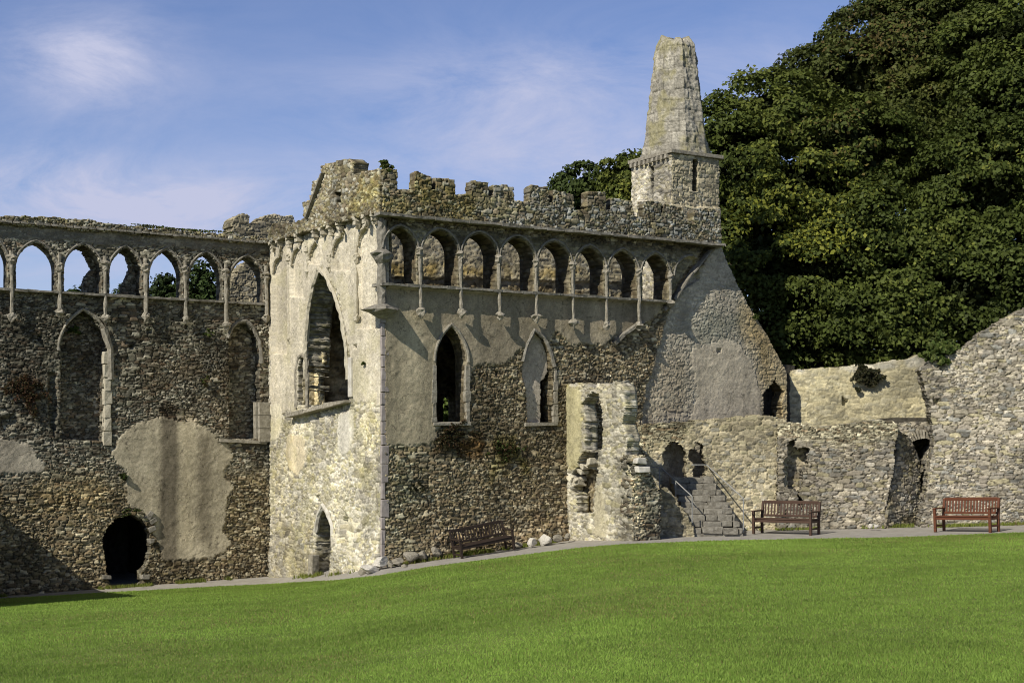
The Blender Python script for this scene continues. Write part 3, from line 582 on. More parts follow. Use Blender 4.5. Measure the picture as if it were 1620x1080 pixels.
for a in ((432, 456, 441, 407, 430, 560), (461, 482, 472, 397, 418, 470), (489, 508, 497, 386, 408, 418), (526, 556, 538, 374, 402, 428), (566, 596, 577, 361, 385, 520)):
    zS.append(('off', bl(*a), -.13, .0, .0))
zS += [('off', PS.poly([(543, 858), (543, 822), (548, 810), (554, 820), (555, 858)]), -.14, 0, .01), ('off', PS.poly([(483, 640), (440, 1000), (620, 1000), (612, 860)]), 0.0, 0, 0),
       ('off', PS.poly([(425, 860), (500, 850), (500, 960), (425, 960)]), .06, .2, .05), ('off', PS.poly([(526, 850), (618, 850), (620, 960), (526, 960)]), .16, .45, .05),
       ('off', PS.poly([(533, 576), (538, 576), (538, 584), (533, 584)]), -.15, 0, 0), ('off', PS.poly([(560, 545), (566, 545), (566, 552), (560, 552)]), -.12, 0, .01), ('off', PS.poly([(500, 783), (505, 783), (505, 789), (500, 789)]), -.15, 0, .01)]
_c = PS.P(420, cornS(420)); _d = PS.P(597, cornS(597)); ztop = lambda u: _d[1] + (_c[1] - _d[1]) * u / (_c[0] - _d[0])
_l = PS.poly([(429, 960), (427, 700)])
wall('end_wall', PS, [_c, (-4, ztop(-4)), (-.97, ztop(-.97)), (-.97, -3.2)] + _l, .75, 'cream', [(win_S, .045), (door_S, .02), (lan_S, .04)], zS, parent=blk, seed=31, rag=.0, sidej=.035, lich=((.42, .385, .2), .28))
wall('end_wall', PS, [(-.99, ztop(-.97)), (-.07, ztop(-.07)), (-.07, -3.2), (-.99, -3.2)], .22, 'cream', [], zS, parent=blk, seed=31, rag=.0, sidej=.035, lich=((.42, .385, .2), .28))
# stump of tracery pier standing in the window, with the dark opening beside it
PSI = PS.off(-.5)
wall('window_pier', PSI, PSI.poly([(462, 660), (462, 480), (478, 430), (500, 405), (513, 450), (511, 470), (513, 500), (508, 530), (510, 570), (506, 600), (509, 645), (505, 660)]), .12, 'mort', [(PSI.poly([(476, 650), (477, 585), (482, 572), (490, 580), (492, 650)]), .02)], parent=blk, seed=33, rag=.08, sidej=.05, zones=[('mul', None, (1.25, 1.2, 1.05), 0, 0)])
mould('window_moulding', PS, [win_S[i] for i in range(1, 11)], .07, .02, M_CREAM, blk, j=.3)
mould('window_moulding', PS, PS.poly([(470, 645), (470, 585), (474, 566), (480, 560), (486, 568), (487, 600), (487, 645)]), .06, .02, M_TRIM, blk, j=.25)
m = MB()
for a, b, y0, y1 in ((462, 490, 657, 652), (490, 520, 650, 643), (521, 554, 642, 634)):
    p0 = PS.X(a, y0, .05); p1 = PS.X(b, y1, .05); m.box((p0 + p1) / 2, (p1 - p0) / 2, np.array([*PS.n, 0]) * .22, np.array([0, 0, .06]), .04)
m.build('window_sill', M_TRIM, blk, .02)
m = MB(); p0 = PS.X(556, 565, .02); p1 = PS.X(556, 628, .02)
m.box((p0 + p1) / 2, np.array([*PS.e, 0]) * .11, np.array([*PS.n, 0]) * .06, (p1 - p0) / 2, .006); m.build('jamb', M_PALE, blk, .01)
mould('door_moulding', PS, [door_S[i] for i in range(2, 8)], .075, .02, M_PALE, blk, j=.15)
m = MB(); p0 = PS.X(497, 876, .05); p1 = PS.X(495, 912, .05); m.box((p0 + p1) / 2, np.array([*PS.e, 0]) * .17, np.array([*PS.n, 0]) * .12, (p1 - p0) / 2, .02); m.build('jamb', M_TRIM, blk, .02)
dark_box('passage', PS, 480, 545, 785, 960, -.77, 3.0, blk, M_DARKST)
dark_box('dark_window_box', PS, 463, 560, 418, 662, -.99, .7, blk, M_DARKST)  # added box that keeps the window opening black
m = MB(); p = PF.W(7.1, 5.02, -3.1); m.box(p, np.array([*PF.e, 0]) * 3.7, np.array([*PF.n, 0]) * 2.5, np.array([0, 0, .1])); m.build('light_block_slab', M_DARKST, blk)  # added slab, blocks the sky so the space below stays dark
for xt, yt, yb, xb, yc in ((457, 406, 535, 458, 412), (486, 392, 430, 487, 398), (563, 368, 500, 564, 412), (522, 392, 420, 522, 412)):
    shaft(PS, xt, yt, yb, xb, .03, blk, .045, yc, M_CREAM, .075, 1.0)
for a in ((432, 456, 441, 407, 430, 0), (461, 482, 472, 397, 418, 0), (489, 508, 497, 386, 408, 0), (526, 556, 538, 374, 402, 0), (566, 596, 577, 361, 385, 0)):
    xl, xr, xp, yp, ysp, _ = a; mould('arch_moulding', PS, arch_pts(PS, xl, xr, ysp, xp, yp, 0, 0, 0, full=False), .035, .01, M_CREAM, blk, j=.3)
# corbel table and parapet with the stump of the gable
for i in range(13):
    if i in (4, 9): continue
    x = 431 + i * 13.4 + random.uniform(-1.5, 1.5); y = cornS(x) + 4; p = PS.X(x, y, .12); m = MB()
    k = random.uniform(.6, 1.2)
    for dz_, hx, hq in ((.07, .085, .13), (-.04, .075, .09), (-.13, .05, .05)): m.box(p + np.array([0, 0, dz_]), np.array([*PS.e, 0]) * hx * k, np.array([*PS.n, 0]) * hq, np.array([0, 0, .055]), .03)
    m.build('corbel', M_CREAM, blk, .01)
PSP = PS.off(.22)
par_S = PSP.poly([(421, cornS(421) - 3), (424, 364), (436, 352), (458, 356), (470, 352), (482, 346), (480, 322), (492, 317), (496, 287), (508, 282), (509, 262), (530, 257), (548, 252), (559, 256), (558, 276), (569, 280), (570, 272), (586, 269)]) + [(.28, PSP.P(597, 267)[1]), (.28, PSP.P(597, cornS(597) - 3)[1])]
wall('parapet', PSP, par_S, .45, 'gold', [(PSP.poly([(531, 321), (531, 304), (541, 304), (541, 321)]), .005)],
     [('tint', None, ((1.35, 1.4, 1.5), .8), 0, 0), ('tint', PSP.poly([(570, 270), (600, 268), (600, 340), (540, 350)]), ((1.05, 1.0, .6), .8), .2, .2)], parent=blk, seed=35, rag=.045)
m = MB(); p0 = PSP.X(486, 346, .04); p1 = PSP.X(512, 274, .04); m.box((p0 + p1) / 2, (p1 - p0) / 2, np.array([*PS.e, 0]) * .035, np.array([*PS.n, 0]) * .09, .01); m.build('roof_crease', M_TRIMD, blk)

# courtyard front with its arcaded parapet
cornF = lambda x: 340 + (x - 597) * .0905
sillF = lambda x: 450 + (x - 624) * .0616
qF = .2
A_F = [(608, 659, 360), (669, 724, 365), (732, 786, 370), (793, 845, 376), (852, 902, 383), (910, 956, 391), (963, 1008, 397), (1016, 1058, 402)]
F_holes = []
for xl, xr, yp in A_F:
    F_holes.append((arch_pts(PF, xl, xr, yp + 34, (xl + xr) / 2, yp, sillF(xl), sillF(xr), qF), .012))
win_A = arch_pts(PF, 689, 736, 572, 713, 517, 668, 668); win_B = arch_pts(PF, 827, 874, 580, 845, 522, 669, 670)
win_B = PF.poly([(833, 668), (832, 620), (828, 606), (826, 590), (826, 570), (832, 545), (845, 522), (858, 534), (868, 556), (873, 580), (874, 640), (878, 668)])
F_holes += [(win_A, .008), (win_B, .02)]
hole_G = PF.poly([(1201, 662), (1203, 620), (1212, 612), (1220, 598), (1228, 610), (1236, 622), (1231, 640), (1233, 662)], -.22)
F_holes += [(hole_G, .06)]
out_F = PF.poly([(1120, cornF(1120)), (1143, 391), (1150, 408), (1166, 445), (1186, 483), (1214, 528), (1238, 572), (1247, 590), (1248, 720), (1248, 930)]) + [(.07, -3.2), (.07, PF.P(600, cornF(600))[1])]
G_zone = PF.poly([(1160, 380), (1122, 397), (1095, 435), (1063, 478), (1047, 513), (1036, 560), (1024, 600), (1014, 645), (1008, 720), (1000, 900), (1300, 900), (1300, 500)], -.1)
spz = PF.poly([(590, 330), (1118, 384), (1100, 414), (1062, 470), (1057, 480), (590, 452)], qF)
zF = [('off', spz, qF, 0, 0),
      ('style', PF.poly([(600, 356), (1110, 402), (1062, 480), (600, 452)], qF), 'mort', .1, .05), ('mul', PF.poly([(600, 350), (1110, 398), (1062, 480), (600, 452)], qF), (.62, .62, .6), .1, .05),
      ('plaster', PF.poly([(600, 452), (1058, 480), (1000, 530), (970, 530), (960, 545), (900, 545), (880, 520), (862, 545), (820, 550), (800, 575), (745, 580), (740, 620), (738, 660), (690, 672), (684, 700), (608, 705)]), ((.30, .258, .18), .93), .0, .07),
      ('plaster', PF.poly([(612, 470), (688, 470), (687, 672), (684, 700), (612, 708)]), ((.37, .32, .215), .9), .0, .04),
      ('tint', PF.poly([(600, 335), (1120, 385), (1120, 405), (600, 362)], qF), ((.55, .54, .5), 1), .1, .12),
      ('tint', PF.poly([(620, 700), (650, 700), (680, 900), (620, 900)]), ((.85, 1.0, 1.05), .8), .3, .2),
      ('tint', PF.poly([(680, 680), (760, 690), (790, 700), (760, 730), (690, 735)]), ((.5, .36, .22), 1), .15, .2),
      ('tint', PF.poly([(780, 690), (830, 690), (840, 760), (770, 760)]), ((.6, .6, .35), 1), .15, .2),
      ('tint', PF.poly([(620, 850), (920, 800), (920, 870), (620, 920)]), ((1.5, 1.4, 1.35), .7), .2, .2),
      ('style', G_zone, 'pink', .05, .1), ('off', G_zone, -.09, 0, .09),
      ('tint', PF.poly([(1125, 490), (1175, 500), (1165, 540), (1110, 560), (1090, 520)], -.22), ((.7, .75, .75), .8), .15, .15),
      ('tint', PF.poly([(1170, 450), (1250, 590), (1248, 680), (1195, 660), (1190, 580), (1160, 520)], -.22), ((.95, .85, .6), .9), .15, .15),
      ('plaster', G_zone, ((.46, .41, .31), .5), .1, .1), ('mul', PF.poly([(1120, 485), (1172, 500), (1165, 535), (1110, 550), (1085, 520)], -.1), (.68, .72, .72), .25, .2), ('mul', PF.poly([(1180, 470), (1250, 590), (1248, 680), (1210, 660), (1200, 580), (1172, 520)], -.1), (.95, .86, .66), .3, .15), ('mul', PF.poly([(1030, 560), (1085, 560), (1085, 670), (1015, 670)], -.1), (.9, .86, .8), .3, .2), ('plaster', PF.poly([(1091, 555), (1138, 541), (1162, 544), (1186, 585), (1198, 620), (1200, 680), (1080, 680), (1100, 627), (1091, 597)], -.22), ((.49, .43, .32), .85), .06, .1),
      ('off', PF.poly([(783, 586), (788, 586), (788, 594), (783, 594)]), -.12, 0, 0), ('off', PF.poly([(1129, 552), (1137, 552), (1136, 558), (1130, 558)], -.2), -.12, 0, .02),
      ('off', PF.poly([(832, 845), (905, 830), (905, 880), (820, 880)]), .15, .3, .1), ('off', PF.poly([(612, 880), (700, 850), (700, 930), (612, 940)]), .2, .4, .1),
      ('off', arch_pts(PF, 1069, 1116, 440, 1088, 407, 470, 440, qF), -.16, 0, 0)]
wall('front_wall', PF, out_F, .55, 'brown', F_holes, zF, parent=blk, seed=41, rag=.02, side_shade=.6, d=.023)  # reveals get a darker colour in place of real shade
dark_box('dark_hole_box', PF, 1186, 1246, 590, 690, -.58, .6, blk, M_DARKST)  # added blocker box, keeps sky from showing through the gable hole
PFB = PF.off(-.2)
wall('window_infill', PFB, PFB.poly([(812, 690), (812, 505), (838, 505), (850, 522), (858, 540), (864, 565), (865, 588), (860, 598), (854, 604), (853, 690)]), .3, 'pink', [], [('plaster', None, ((.42, .37, .29), 1), 0, 0)], parent=blk, seed=43, rag=.02)
mould('hood_moulding', PF, arch_pts(PF, 686, 740, 572, 713, 513, 0, 0, full=False), .045, .05, M_TRIM, blk, j=.25)
mould('hood_moulding', PF, PF.poly([(826, 572), (832, 547), (844, 522), (860, 534), (870, 556), (876, 580)]), .055, .04, M_TRIMD, blk, j=.25)
m = MB()
for x, y0, y1 in ((739, 578, 668), (686, 578, 668), (878, 585, 668)):
    y = y0
    while y < y1:
        hgt = random.uniform(14, 24); p0 = PF.X(x, y, .0); p1 = PF.X(x, min(y + hgt - .5, y1), .0); m.box((p0 + p1) / 2, np.array([*PF.e, 0]) * random.uniform(.05, .09), np.array([*PF.n, 0]) * .06, (p1 - p0) / 2, .012); y += hgt
    m.build('window_jamb', M_TRIM, blk, .012); m = MB()
m = MB()
for a, b, y in ((684, 742, 670), (828, 880, 671)):
    p0 = PF.X(a, y, .0); p1 = PF.X(b, y, .0); m.box((p0 + p1) / 2, (p1 - p0) / 2, np.array([*PF.n, 0]) * .1, np.array([0, 0, .04]), .02); m.build('window_sill', M_TRIM, blk, .01); m = MB()
m = MB()
for xl, xr, yp in A_F:
    x0 = xl - 5
    while x0 < xr + 5:
        x1 = min(x0 + random.uniform(14, 24), xr + 6); p0 = PF.X(x0, sillF(x0), .26); p1 = PF.X(x1, sillF(x1), .26)
        m.box((p0 + p1) / 2 - np.array([*PF.n, 0]) * .25, (p1 - p0) / 2, np.array([*PF.n, 0]) * .3, np.array([0, 0, .035]), .014); x0 = x1
m.build('arcade_sill', M_TRIMD, blk)
SH = [(664, 666, 490), (728, 730, 492), (788, 791, 497), (848, 849, 500), (906, 907, 508), (959, 960, 512), (1011, 1011, 512), (1060, 1061, 478)]
for i, (xt, xb, yb) in enumerate(SH): shaft(PF, xt, 393 + i * 5, yb, xb, .27, blk, .047, 403 + i * 5.5, M_TRIM)
for xl, xr, yp in A_F:
    mould('arch_moulding', PF, arch_pts(PF, xl - 3, xr + 3, yp + 34, (xl + xr) / 2, yp - 4, 0, 0, qF, full=False), .03, qF + .02, M_TRIMD, blk, j=.25)
mould('arch_moulding', PF, arch_pts(PF, 1066, 1116, 438, 1089, 404, 0, 0, qF, full=False)[:10], .03, qF + .02, M_TRIMD, blk, j=.25)
# sloping crease of the lost roof
m = MB()
for a, b in (((1124, 396), (1096, 432)), ((1096, 432), (1066, 474)), ((1064, 478), (1050, 490)), ((1016, 508), (985, 530)), ((985, 530), (972, 544))):
    p0 = PF.X(*a, .12); p1 = PF.X(*b, .12); dr = (p1 - p0) / np.linalg.norm(p1 - p0); nn = np.array([*PF.n, 0]); m.box((p0 + p1) / 2 - nn * .05, (p1 - p0) / 2, nn * .13, np.cross(dr, nn) * .05, .025); m.build('roof_crease', M_TRIMD, blk, .01); m = MB()
# battlements
PFP = PF.off(qF + .14)
bt = [(612, 266), (627, 269), (627, 272), (628, 300), (656, 300), (656, 274), (660, 270), (668, 276), (682, 280), (683, 299), (689, 299), (690, 281), (706, 283), (719, 284), (720, 308), (745, 308), (745, 287), (750, 286), (772, 289), (773, 311), (780, 311), (781, 293), (800, 293), (812, 296), (813, 318), (838, 318), (838, 295), (843, 293), (867, 297), (868, 321), (875, 322), (876, 301), (890, 303), (907, 309), (908, 333), (929, 333), (929, 304), (935, 303), (958, 304), (959, 331), (966, 332), (967, 313), (998, 319), (1003, 343), (1019, 344), (1019, 318), (1040, 318), (1046, 322), (1047, 340), (1050, 322), (1075, 327), (1080, 331), (1083, 350), (1096, 352), (1098, 330), (1119, 330), (1120, 348), (1122, 330), (1139, 333), (1141, cornF(1141) - 2)]
bt = PFP.poly(bt) + [(-.15, PFP.P(597, cornF(597) - 2)[1]), (-.15, PFP.P(597, 267)[1])]
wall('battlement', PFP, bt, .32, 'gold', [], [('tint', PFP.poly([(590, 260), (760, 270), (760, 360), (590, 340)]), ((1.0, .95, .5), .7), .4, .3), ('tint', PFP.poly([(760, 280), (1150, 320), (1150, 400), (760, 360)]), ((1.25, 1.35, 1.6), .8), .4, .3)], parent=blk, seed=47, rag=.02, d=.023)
m = MB(); x0 = 596
while x0 < 1142:
    x1 = min(x0 + random.uniform(16, 34), 1143); p0 = PF.X(x0, cornF(x0) - 1, .3); p1 = PF.X(x1, cornF(x1) - 1, .3); m.box((p0 + p1) / 2, (p1 - p0) / 2, np.array([*PF.n, 0]) * random.uniform(.15, .19), np.array([0, 0, .035]), .014); x0 = x1
m.build('drip_course', M_TRIMD, blk)
# angle shaft and quoins of the near corner
m = MB(); cz = PF.P(606, 488)[1]; zz = PF.P(606, 930)[1]
while zz < cz:
    hgt = random.uniform(.28, .5); big = random.random() < .5; ln, ln2 = (.2, .1) if big else (.1, .18)
    ctr = PF.W(0, zz + hgt / 2) + np.array([*PF.e, 0]) * (ln / 2 - .03) + np.array([*PS.e, 0]) * (-(ln2 / 2) + .03)
    m.box(ctr, np.array([*PF.e, 0]) * (ln / 2 + .0), np.array([*PS.e, 0]) * (ln2 / 2), np.array([0, 0, hgt / 2 - .006]), .014); zz += hgt
m.build('quoins', M_QUOIN, blk, .012)
c_ = PF.W(0, 0) + np.array([*(PF.n * .1 - PF.e * .06), 0])
def czp(y): return PF.P(604, y)[1]
m = MB(); m.tube([np.array([c_[0], c_[1], czp(y)]) for y in range(350, 487, 8)], .13, 8, .16); o = m.build('corner_shaft', M_TRIMD, blk)
m = MB(); m.tube([np.array([c_[0], c_[1], czp(y)]) for y in (396, 402, 406, 412, 418)], [.14, .3, .27, .2, .13], 9, .2); m.build('capital', M_TRIMD, o)
m = MB(); m.tube([np.array([c_[0], c_[1], czp(y)]) for y in (482, 487, 491, 495, 504)], [.15, .42, .45, .3, .1], 10, .25); m.build('corbel', M_TRIMD, o)
# inner wall of the roofless block, seen through the arcade
PIN = PF.off(-5.6)
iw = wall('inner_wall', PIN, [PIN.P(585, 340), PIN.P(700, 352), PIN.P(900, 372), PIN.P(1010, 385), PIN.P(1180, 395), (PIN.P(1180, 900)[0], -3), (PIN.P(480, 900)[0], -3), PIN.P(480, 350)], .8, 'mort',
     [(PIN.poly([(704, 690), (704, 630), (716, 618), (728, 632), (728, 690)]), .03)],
     [('off', PIN.poly([(500, 436), (1200, 452), (1200, 700), (500, 700)]), -.1, 0, .03), ('tint', PIN.poly([(500, 440), (1200, 455), (1200, 800), (500, 800)]), ((.5, .45, .38), 1), .1, .05), ('tint', PIN.poly([(600, 415), (1200, 430), (1200, 448), (600, 436)]), ((1.15, 1.0, .6), 1), .1, .1)], parent=blk, seed=51, d=.04)  # lower stones tinted darker, indoor shade put into their colour
PIX = Plane(*(PF.W(11.2, 0, -.4)[:2]), *(-PF.n))
wall('inner_wall', Plane(*(PF.W(10.6, 0, -.6)[:2]), *PS.e), [(-5.0, -3), (0, -3), (0, 5.6), (-5.0, 5.6)], .5, 'mort', parent=blk, seed=52, d=.05)

# stair turret with its broken octagonal spire
TUc = np.array([(1063 - 810) / F_PX * 41.9, 41.9]); PTR = Plane(*TUc, *PF.e); PTL = Plane(*TUc, *PS.e)
wR = PTR.P(1138, 300)[0]; wL = -PTL.P(1000, 300)[0]
tz = PTR.P(1063, 242)[1]; bz = 5.0
tu = bpy.data.objects.new('turret', None); COL.objects.link(tu); tu.location = PTR.W(.9, bz, -.9); adopt(tu, blk); bpy.context.view_layer.update()
def adopt2(o): o.parent = tu; o.matrix_parent_inverse = (tu.matrix_parent_inverse @ tu.matrix_basis).inverted() if False else tu.matrix_world.inverted()
o = wall('turret_wall', PTR, [(0, bz), (wR, bz), (wR, tz), (0, tz)], .35, 'mort', [(PTR.poly([(1095, 303), (1095, 252), (1104, 252), (1104, 303)]), .005)], [('tint', None, ((.95, .95, .95), .5), 0, 0), ('off', PTR.poly([(1055, 325), (1150, 330), (1150, 400), (1055, 400)]), .07, .03, .02)], seed=61, rag=.005, d=.023); adopt2(o)
o = wall('turret_wall', PTL, [(-wL, bz), (-.02, bz), (-.02, tz), (-wL, tz)], .35, 'cream', [(PTL.poly([(1029, 308), (1029, 264), (1034.5, 262), (1034.5, 306)]), .005)], [('tint', None, ((.72, .72, .72), .7), 0, 0)], seed=62, rag=.005, d=.023); adopt2(o)
back = MB(); e3, s3, n3 = np.array([*PTR.e, 0]), np.array([*PTL.e, 0]), np.array([0, 0, 1.])
c0 = PTR.W(0, 0)
back.box(c0 + e3 * wR / 2 - s3 * (wL - .1) + n3 * ((bz + tz) / 2), e3 * (wR / 2 - .01), s3 * .1, n3 * (tz - bz) / 2); back.box(c0 + e3 * (wR - .1) - s3 * (wL / 2 + .17) + n3 * ((bz + tz) / 2), e3 * .098, s3 * (wL / 2 - .19), n3 * (tz - bz) / 2)
o = back.build('turret_rear', M_DARKST); adopt2(o)
m = MB(); cc = c0 + e3 * wR / 2 - s3 * wL / 2
m.box(cc + n3 * (tz + .05), e3 * (wR / 2 + .1), s3 * (wL / 2 + .1), n3 * .06, .01)
o = m.build('string_course', M_TRIM, None, .01); adopt2(o)
for i in range(9):
    m = MB(); p = PTL.W(-wL + .1 + i * (wL - .15) / 8.5, tz - .08, .06); m.box(p, s3 * .055, np.array([*PTL.n, 0]) * .07, n3 * .06, .01); o = m.build('corbel', M_TRIM); adopt2(o)
zst = PTR.P(1063, 45)[1]
def spire():
    H = zst - tz; n = 8; nz_ = 150; per = 176; V = []; C_ = []; st = np.linspace(0, 1, nz_ + 1)
    rb, rt = 1.0, .57
    for t in st:
        z = tz + .11 + t * H; ap = rb * (1 - t) + rt * t
        ap *= 1 - .3 * (max(0, t - .88) / .12) ** 2
        a = np.linspace(0, 2 * np.pi, per, endpoint=False); af = (a + np.pi / 8) % (np.pi / 4) - np.pi / 8
        r = ap / np.cos(af)
        br = max(0, 1 - t / .16)                 # broaches running the square base into the octagon
        rs = ap / np.maximum(np.abs(np.cos(a)), np.abs(np.sin(a))); r = np.minimum(r * (1 + .0), rs) if br <= 0 else np.maximum(r, np.minimum(rs, r + br * .16 * np.exp(-((((a % (np.pi / 2)) - np.pi / 4) / .22) ** 2))))
        s = a * ap
        fi = np.floor((a + np.pi / 8) / (np.pi / 4)); sl = af * ap
        tt = t * H / .34 + .25 * fbm(a * 1.3, np.full(per, t * 3), 79, 2); row = np.floor(tt); off = np.where(row % 2 == 0, 0., .21); wv = .3 + .3 * hsh(row, fi, 78); bi = np.floor((sl + off + 5) / wv); fr = ((sl + off + 5) / wv) % 1; fz = tt % 1
        eg = np.minimum(np.minimum(fr, 1 - fr) * wv, np.minimum(fz, 1 - fz) * .34) + .02 * (vn(a * 30, np.full(per, t * 90), 77) - .5); jn = sstep(.002, .02, eg)
        h1 = hsh(bi + 40 * fi, row, 71); h2_ = hsh(bi + 40 * fi, row, 72)
        rough = fbm(a * 6, np.full(per, t * 20), 73, 4)
        rub = (fi % 8 == 6) * 1.0
        r = r + .014 * jn * h1 + .09 * (rough - .5) + .03 * (vn(a * 14, np.full(per, t * 60), 69) - .5) - .014 * (1 - jn) + .02 * np.exp(-((np.abs(af) - np.pi / 8) / .045) ** 2)
        ca, sa = np.cos(a), np.sin(a)
        p = cc[None, :] + e3[None] * (ca * r)[:, None] * (wR / 2 / .98) * .99 + s3[None] * (sa * r)[:, None] * (wL / 2 / .98) * .99
        p[:, 2] = z + .05 * (fbm(a * 3, np.full(per, t * 9), 74, 2) - .5) + (t > .93) * (t - .93) / .07 * .34 * (hsh(np.floor(a * 2.6), np.zeros(per), 75) - .75)
        V.append(p)
        c = np.array([.32, .298, .24]) * (.35 + .45 * h2_ + .75 * rough)[:, None] * (.62 + .38 * jn)[:, None] * (.6 + .8 * vn(a * 24, np.full(per, t * 110), 70))[:, None]
        li = sstep(.45, .7, fbm(a * 2.5, np.full(per, t * 9), 76, 4))[:, None] * .6
        C_.append(c * (1 - li) + np.array([.26, .235, .1]) * li)
    top = cc.copy(); V = np.concatenate(V); C_ = np.concatenate(C_)
    i, j = np.meshgrid(np.arange(nz_), np.arange(per), indexing='ij'); b0 = (i * per + j).ravel(); b1 = (i * per + (j + 1) % per).ravel()
    Q = np.stack([b0, b1, b1 + per, b0 + per], -1)
    last = nz_ * per; ctr = len(V); V = np.concatenate([V, [np.array([cc[0], cc[1], zst + .02])]]); C_ = np.concatenate([C_, [[.3, .27, .2]]])
    k = np.arange(0, per, 2); Q = np.concatenate([Q, np.stack([last + k, last + (k + 1) % per, last + (k + 2) % per, np.full(len(k), ctr)], -1)])
    o = np_mesh('spire', V, Q, M_STONE, C_); adopt2(o)
spire()
m = MB()
for i in range(22):
    a = i * 2.4; r = .36 * math.sqrt((i + .5) / 26); p = cc + e3 * math.cos(a) * r + s3 * math.sin(a) * r + n3 * (zst + random.uniform(-.12, .02) - r * .12)
    m.box(p, e3 * random.uniform(.06, .13), s3 * random.uniform(.06, .13), n3 * random.uniform(.03, .06), .02)
o = m.build('spire_cap', M_TRIMD, None, .015); adopt2(o)

# ------------------------------------------------------------------ broken cross wall projecting from the front
uq = PF.P(897, 700)[0]; PP = Plane(*(PF.W(uq, 0)[:2]), *PS.e)
stub = empty('ruined_cross_wall', PP.W(1.5, -1.1), 'broken stub of cross wall with tall opening, projecting from the block beside the steps', 'wall')
stub.location = PP.W(1.5, -1.1)
op1 = PP.poly([(924, 712), (926, 660), (922, 640), (930, 624), (938, 620), (948, 626), (953, 645), (954, 690), (953, 712)])
op2 = PP.poly([(912, 812), (912, 784), (903, 778), (903, 748), (914, 737), (922, 716), (946, 713), (947, 745), (941, 770), (939, 812)])
wall('wall', PP, PP.poly([(897, 608), (912, 604), (925, 608), (940, 616), (948, 606), (962, 610), (975, 602), (986, 612), (990, 640), (986, 670), (992, 690), (990, 720), (998, 745), (1000, 800), (1003, 960), (895, 960)]), .42, 'cream', [(op1, .06), (op2, .07)],
     [('mul', None, (.82, .82, .8), 0, 0), ('tint', PP.poly([(890, 600), (925, 600), (922, 740), (890, 745)]), ((.95, .9, .55), 1), .1, .08), ('plaster', PP.poly([(897, 612), (922, 612), (920, 735), (897, 740)]), ((.42, .38, .22), .9), .05, .05), ('plaster', PP.poly([(942, 780), (952, 750), (962, 850), (940, 850)]), ((.5, .45, .3), .8), .08, .06)],
     parent=stub, seed=81, rag=.035, sidej=.03, side_shade=.95, d=.023)
wall('blocking', PP.off(-.5), PP.off(-.5).poly([(890, 740), (985, 740), (985, 960), (890, 960)]), .2, 'brown', parent=stub, seed=83, rag=0, d=.05)
m = MB()
for i in range(8):                               # collapsed stair stones in the lower opening
    a = PP.X(906 + i * 4.6 + random.uniform(-3, 3), 776 - i * 7 + random.uniform(-4, 4), -.2); m = MB(); t_ = random.uniform(-.6, .5); m.box(a, s3 * math.cos(t_) * random.uniform(.07, .17) + n3 * math.sin(t_) * .1, np.array([*PP.n, 0]) * random.uniform(.14, .26), n3 * random.uniform(.05, .1), .06); m.build('fallen_stone', M_CREAM, stub, .03)
PE = Plane(*(PP.X(1001, 800)[:2]), *PF.e)
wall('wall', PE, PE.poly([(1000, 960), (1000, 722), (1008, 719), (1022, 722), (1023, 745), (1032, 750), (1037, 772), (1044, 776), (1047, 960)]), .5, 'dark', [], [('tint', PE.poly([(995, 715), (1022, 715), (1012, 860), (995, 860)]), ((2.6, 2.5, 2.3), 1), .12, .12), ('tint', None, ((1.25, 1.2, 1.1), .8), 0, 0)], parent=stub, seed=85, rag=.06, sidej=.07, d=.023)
m = MB()
for x, y, w, h_ in ((1009, 729, .16, .07), (1013, 741, .2, .08)):
    m = MB(); m.box(PE.X(x, y, .0), np.array([*PE.e, 0]) * w, np.array([*PE.n, 0]) * .2, n3 * h_, .03); m.build('coping_stone', M_PALE, stub, .03)

# ------------------------------------------------------------------ right: low wall by the steps, second low wall, rear wall, high wall
PW1 = Plane((1010 - 810) / F_PX * 40.1, 40.1, 1, .0)
hA = PW1.poly([(1049, 775), (1049, 722), (1054, 706), (1066, 698), (1078, 702), (1084, 715), (1086, 742), (1088, 764), (1086, 775)])
hB = PW1.poly([(1100, 760), (1097, 752), (1101, 740), (1089, 728), (1091, 715), (1098, 712), (1102, 700), (1111, 705), (1115, 730), (1117, 752), (1110, 760)])
w1 = wall('rubble_wall', PW1, PW1.poly([(1008, 690), (1010, 672), (1045, 668), (1075, 668), (1100, 665), (1150, 661), (1190, 656), (1212, 656), (1240, 661), (1246, 663), (1246, 960), (1006, 960)]), .62, 'mort', [(hA, .05), (hB, .08)],
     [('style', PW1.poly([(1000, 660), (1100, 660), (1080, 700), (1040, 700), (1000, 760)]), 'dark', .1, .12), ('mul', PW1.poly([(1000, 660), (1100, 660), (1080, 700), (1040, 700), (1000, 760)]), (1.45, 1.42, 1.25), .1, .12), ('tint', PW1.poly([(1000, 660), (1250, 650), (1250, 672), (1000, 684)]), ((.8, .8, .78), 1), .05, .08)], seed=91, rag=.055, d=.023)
tag(w1, 'low mortared rubble wall with two ragged dark holes, behind the stone steps', 'wall', None, 'thing')
PW2 = Plane((1246 - 810) / F_PX * 39.9, 39.9, 1, -.06)
hC = PW2.poly([(1262, 800), (1265, 775), (1240, 770), (1239, 745), (1243, 722), (1247, 700), (1256, 694), (1262, 712), (1272, 705), (1280, 708), (1277, 730), (1270, 745), (1268, 770), (1270, 800)])
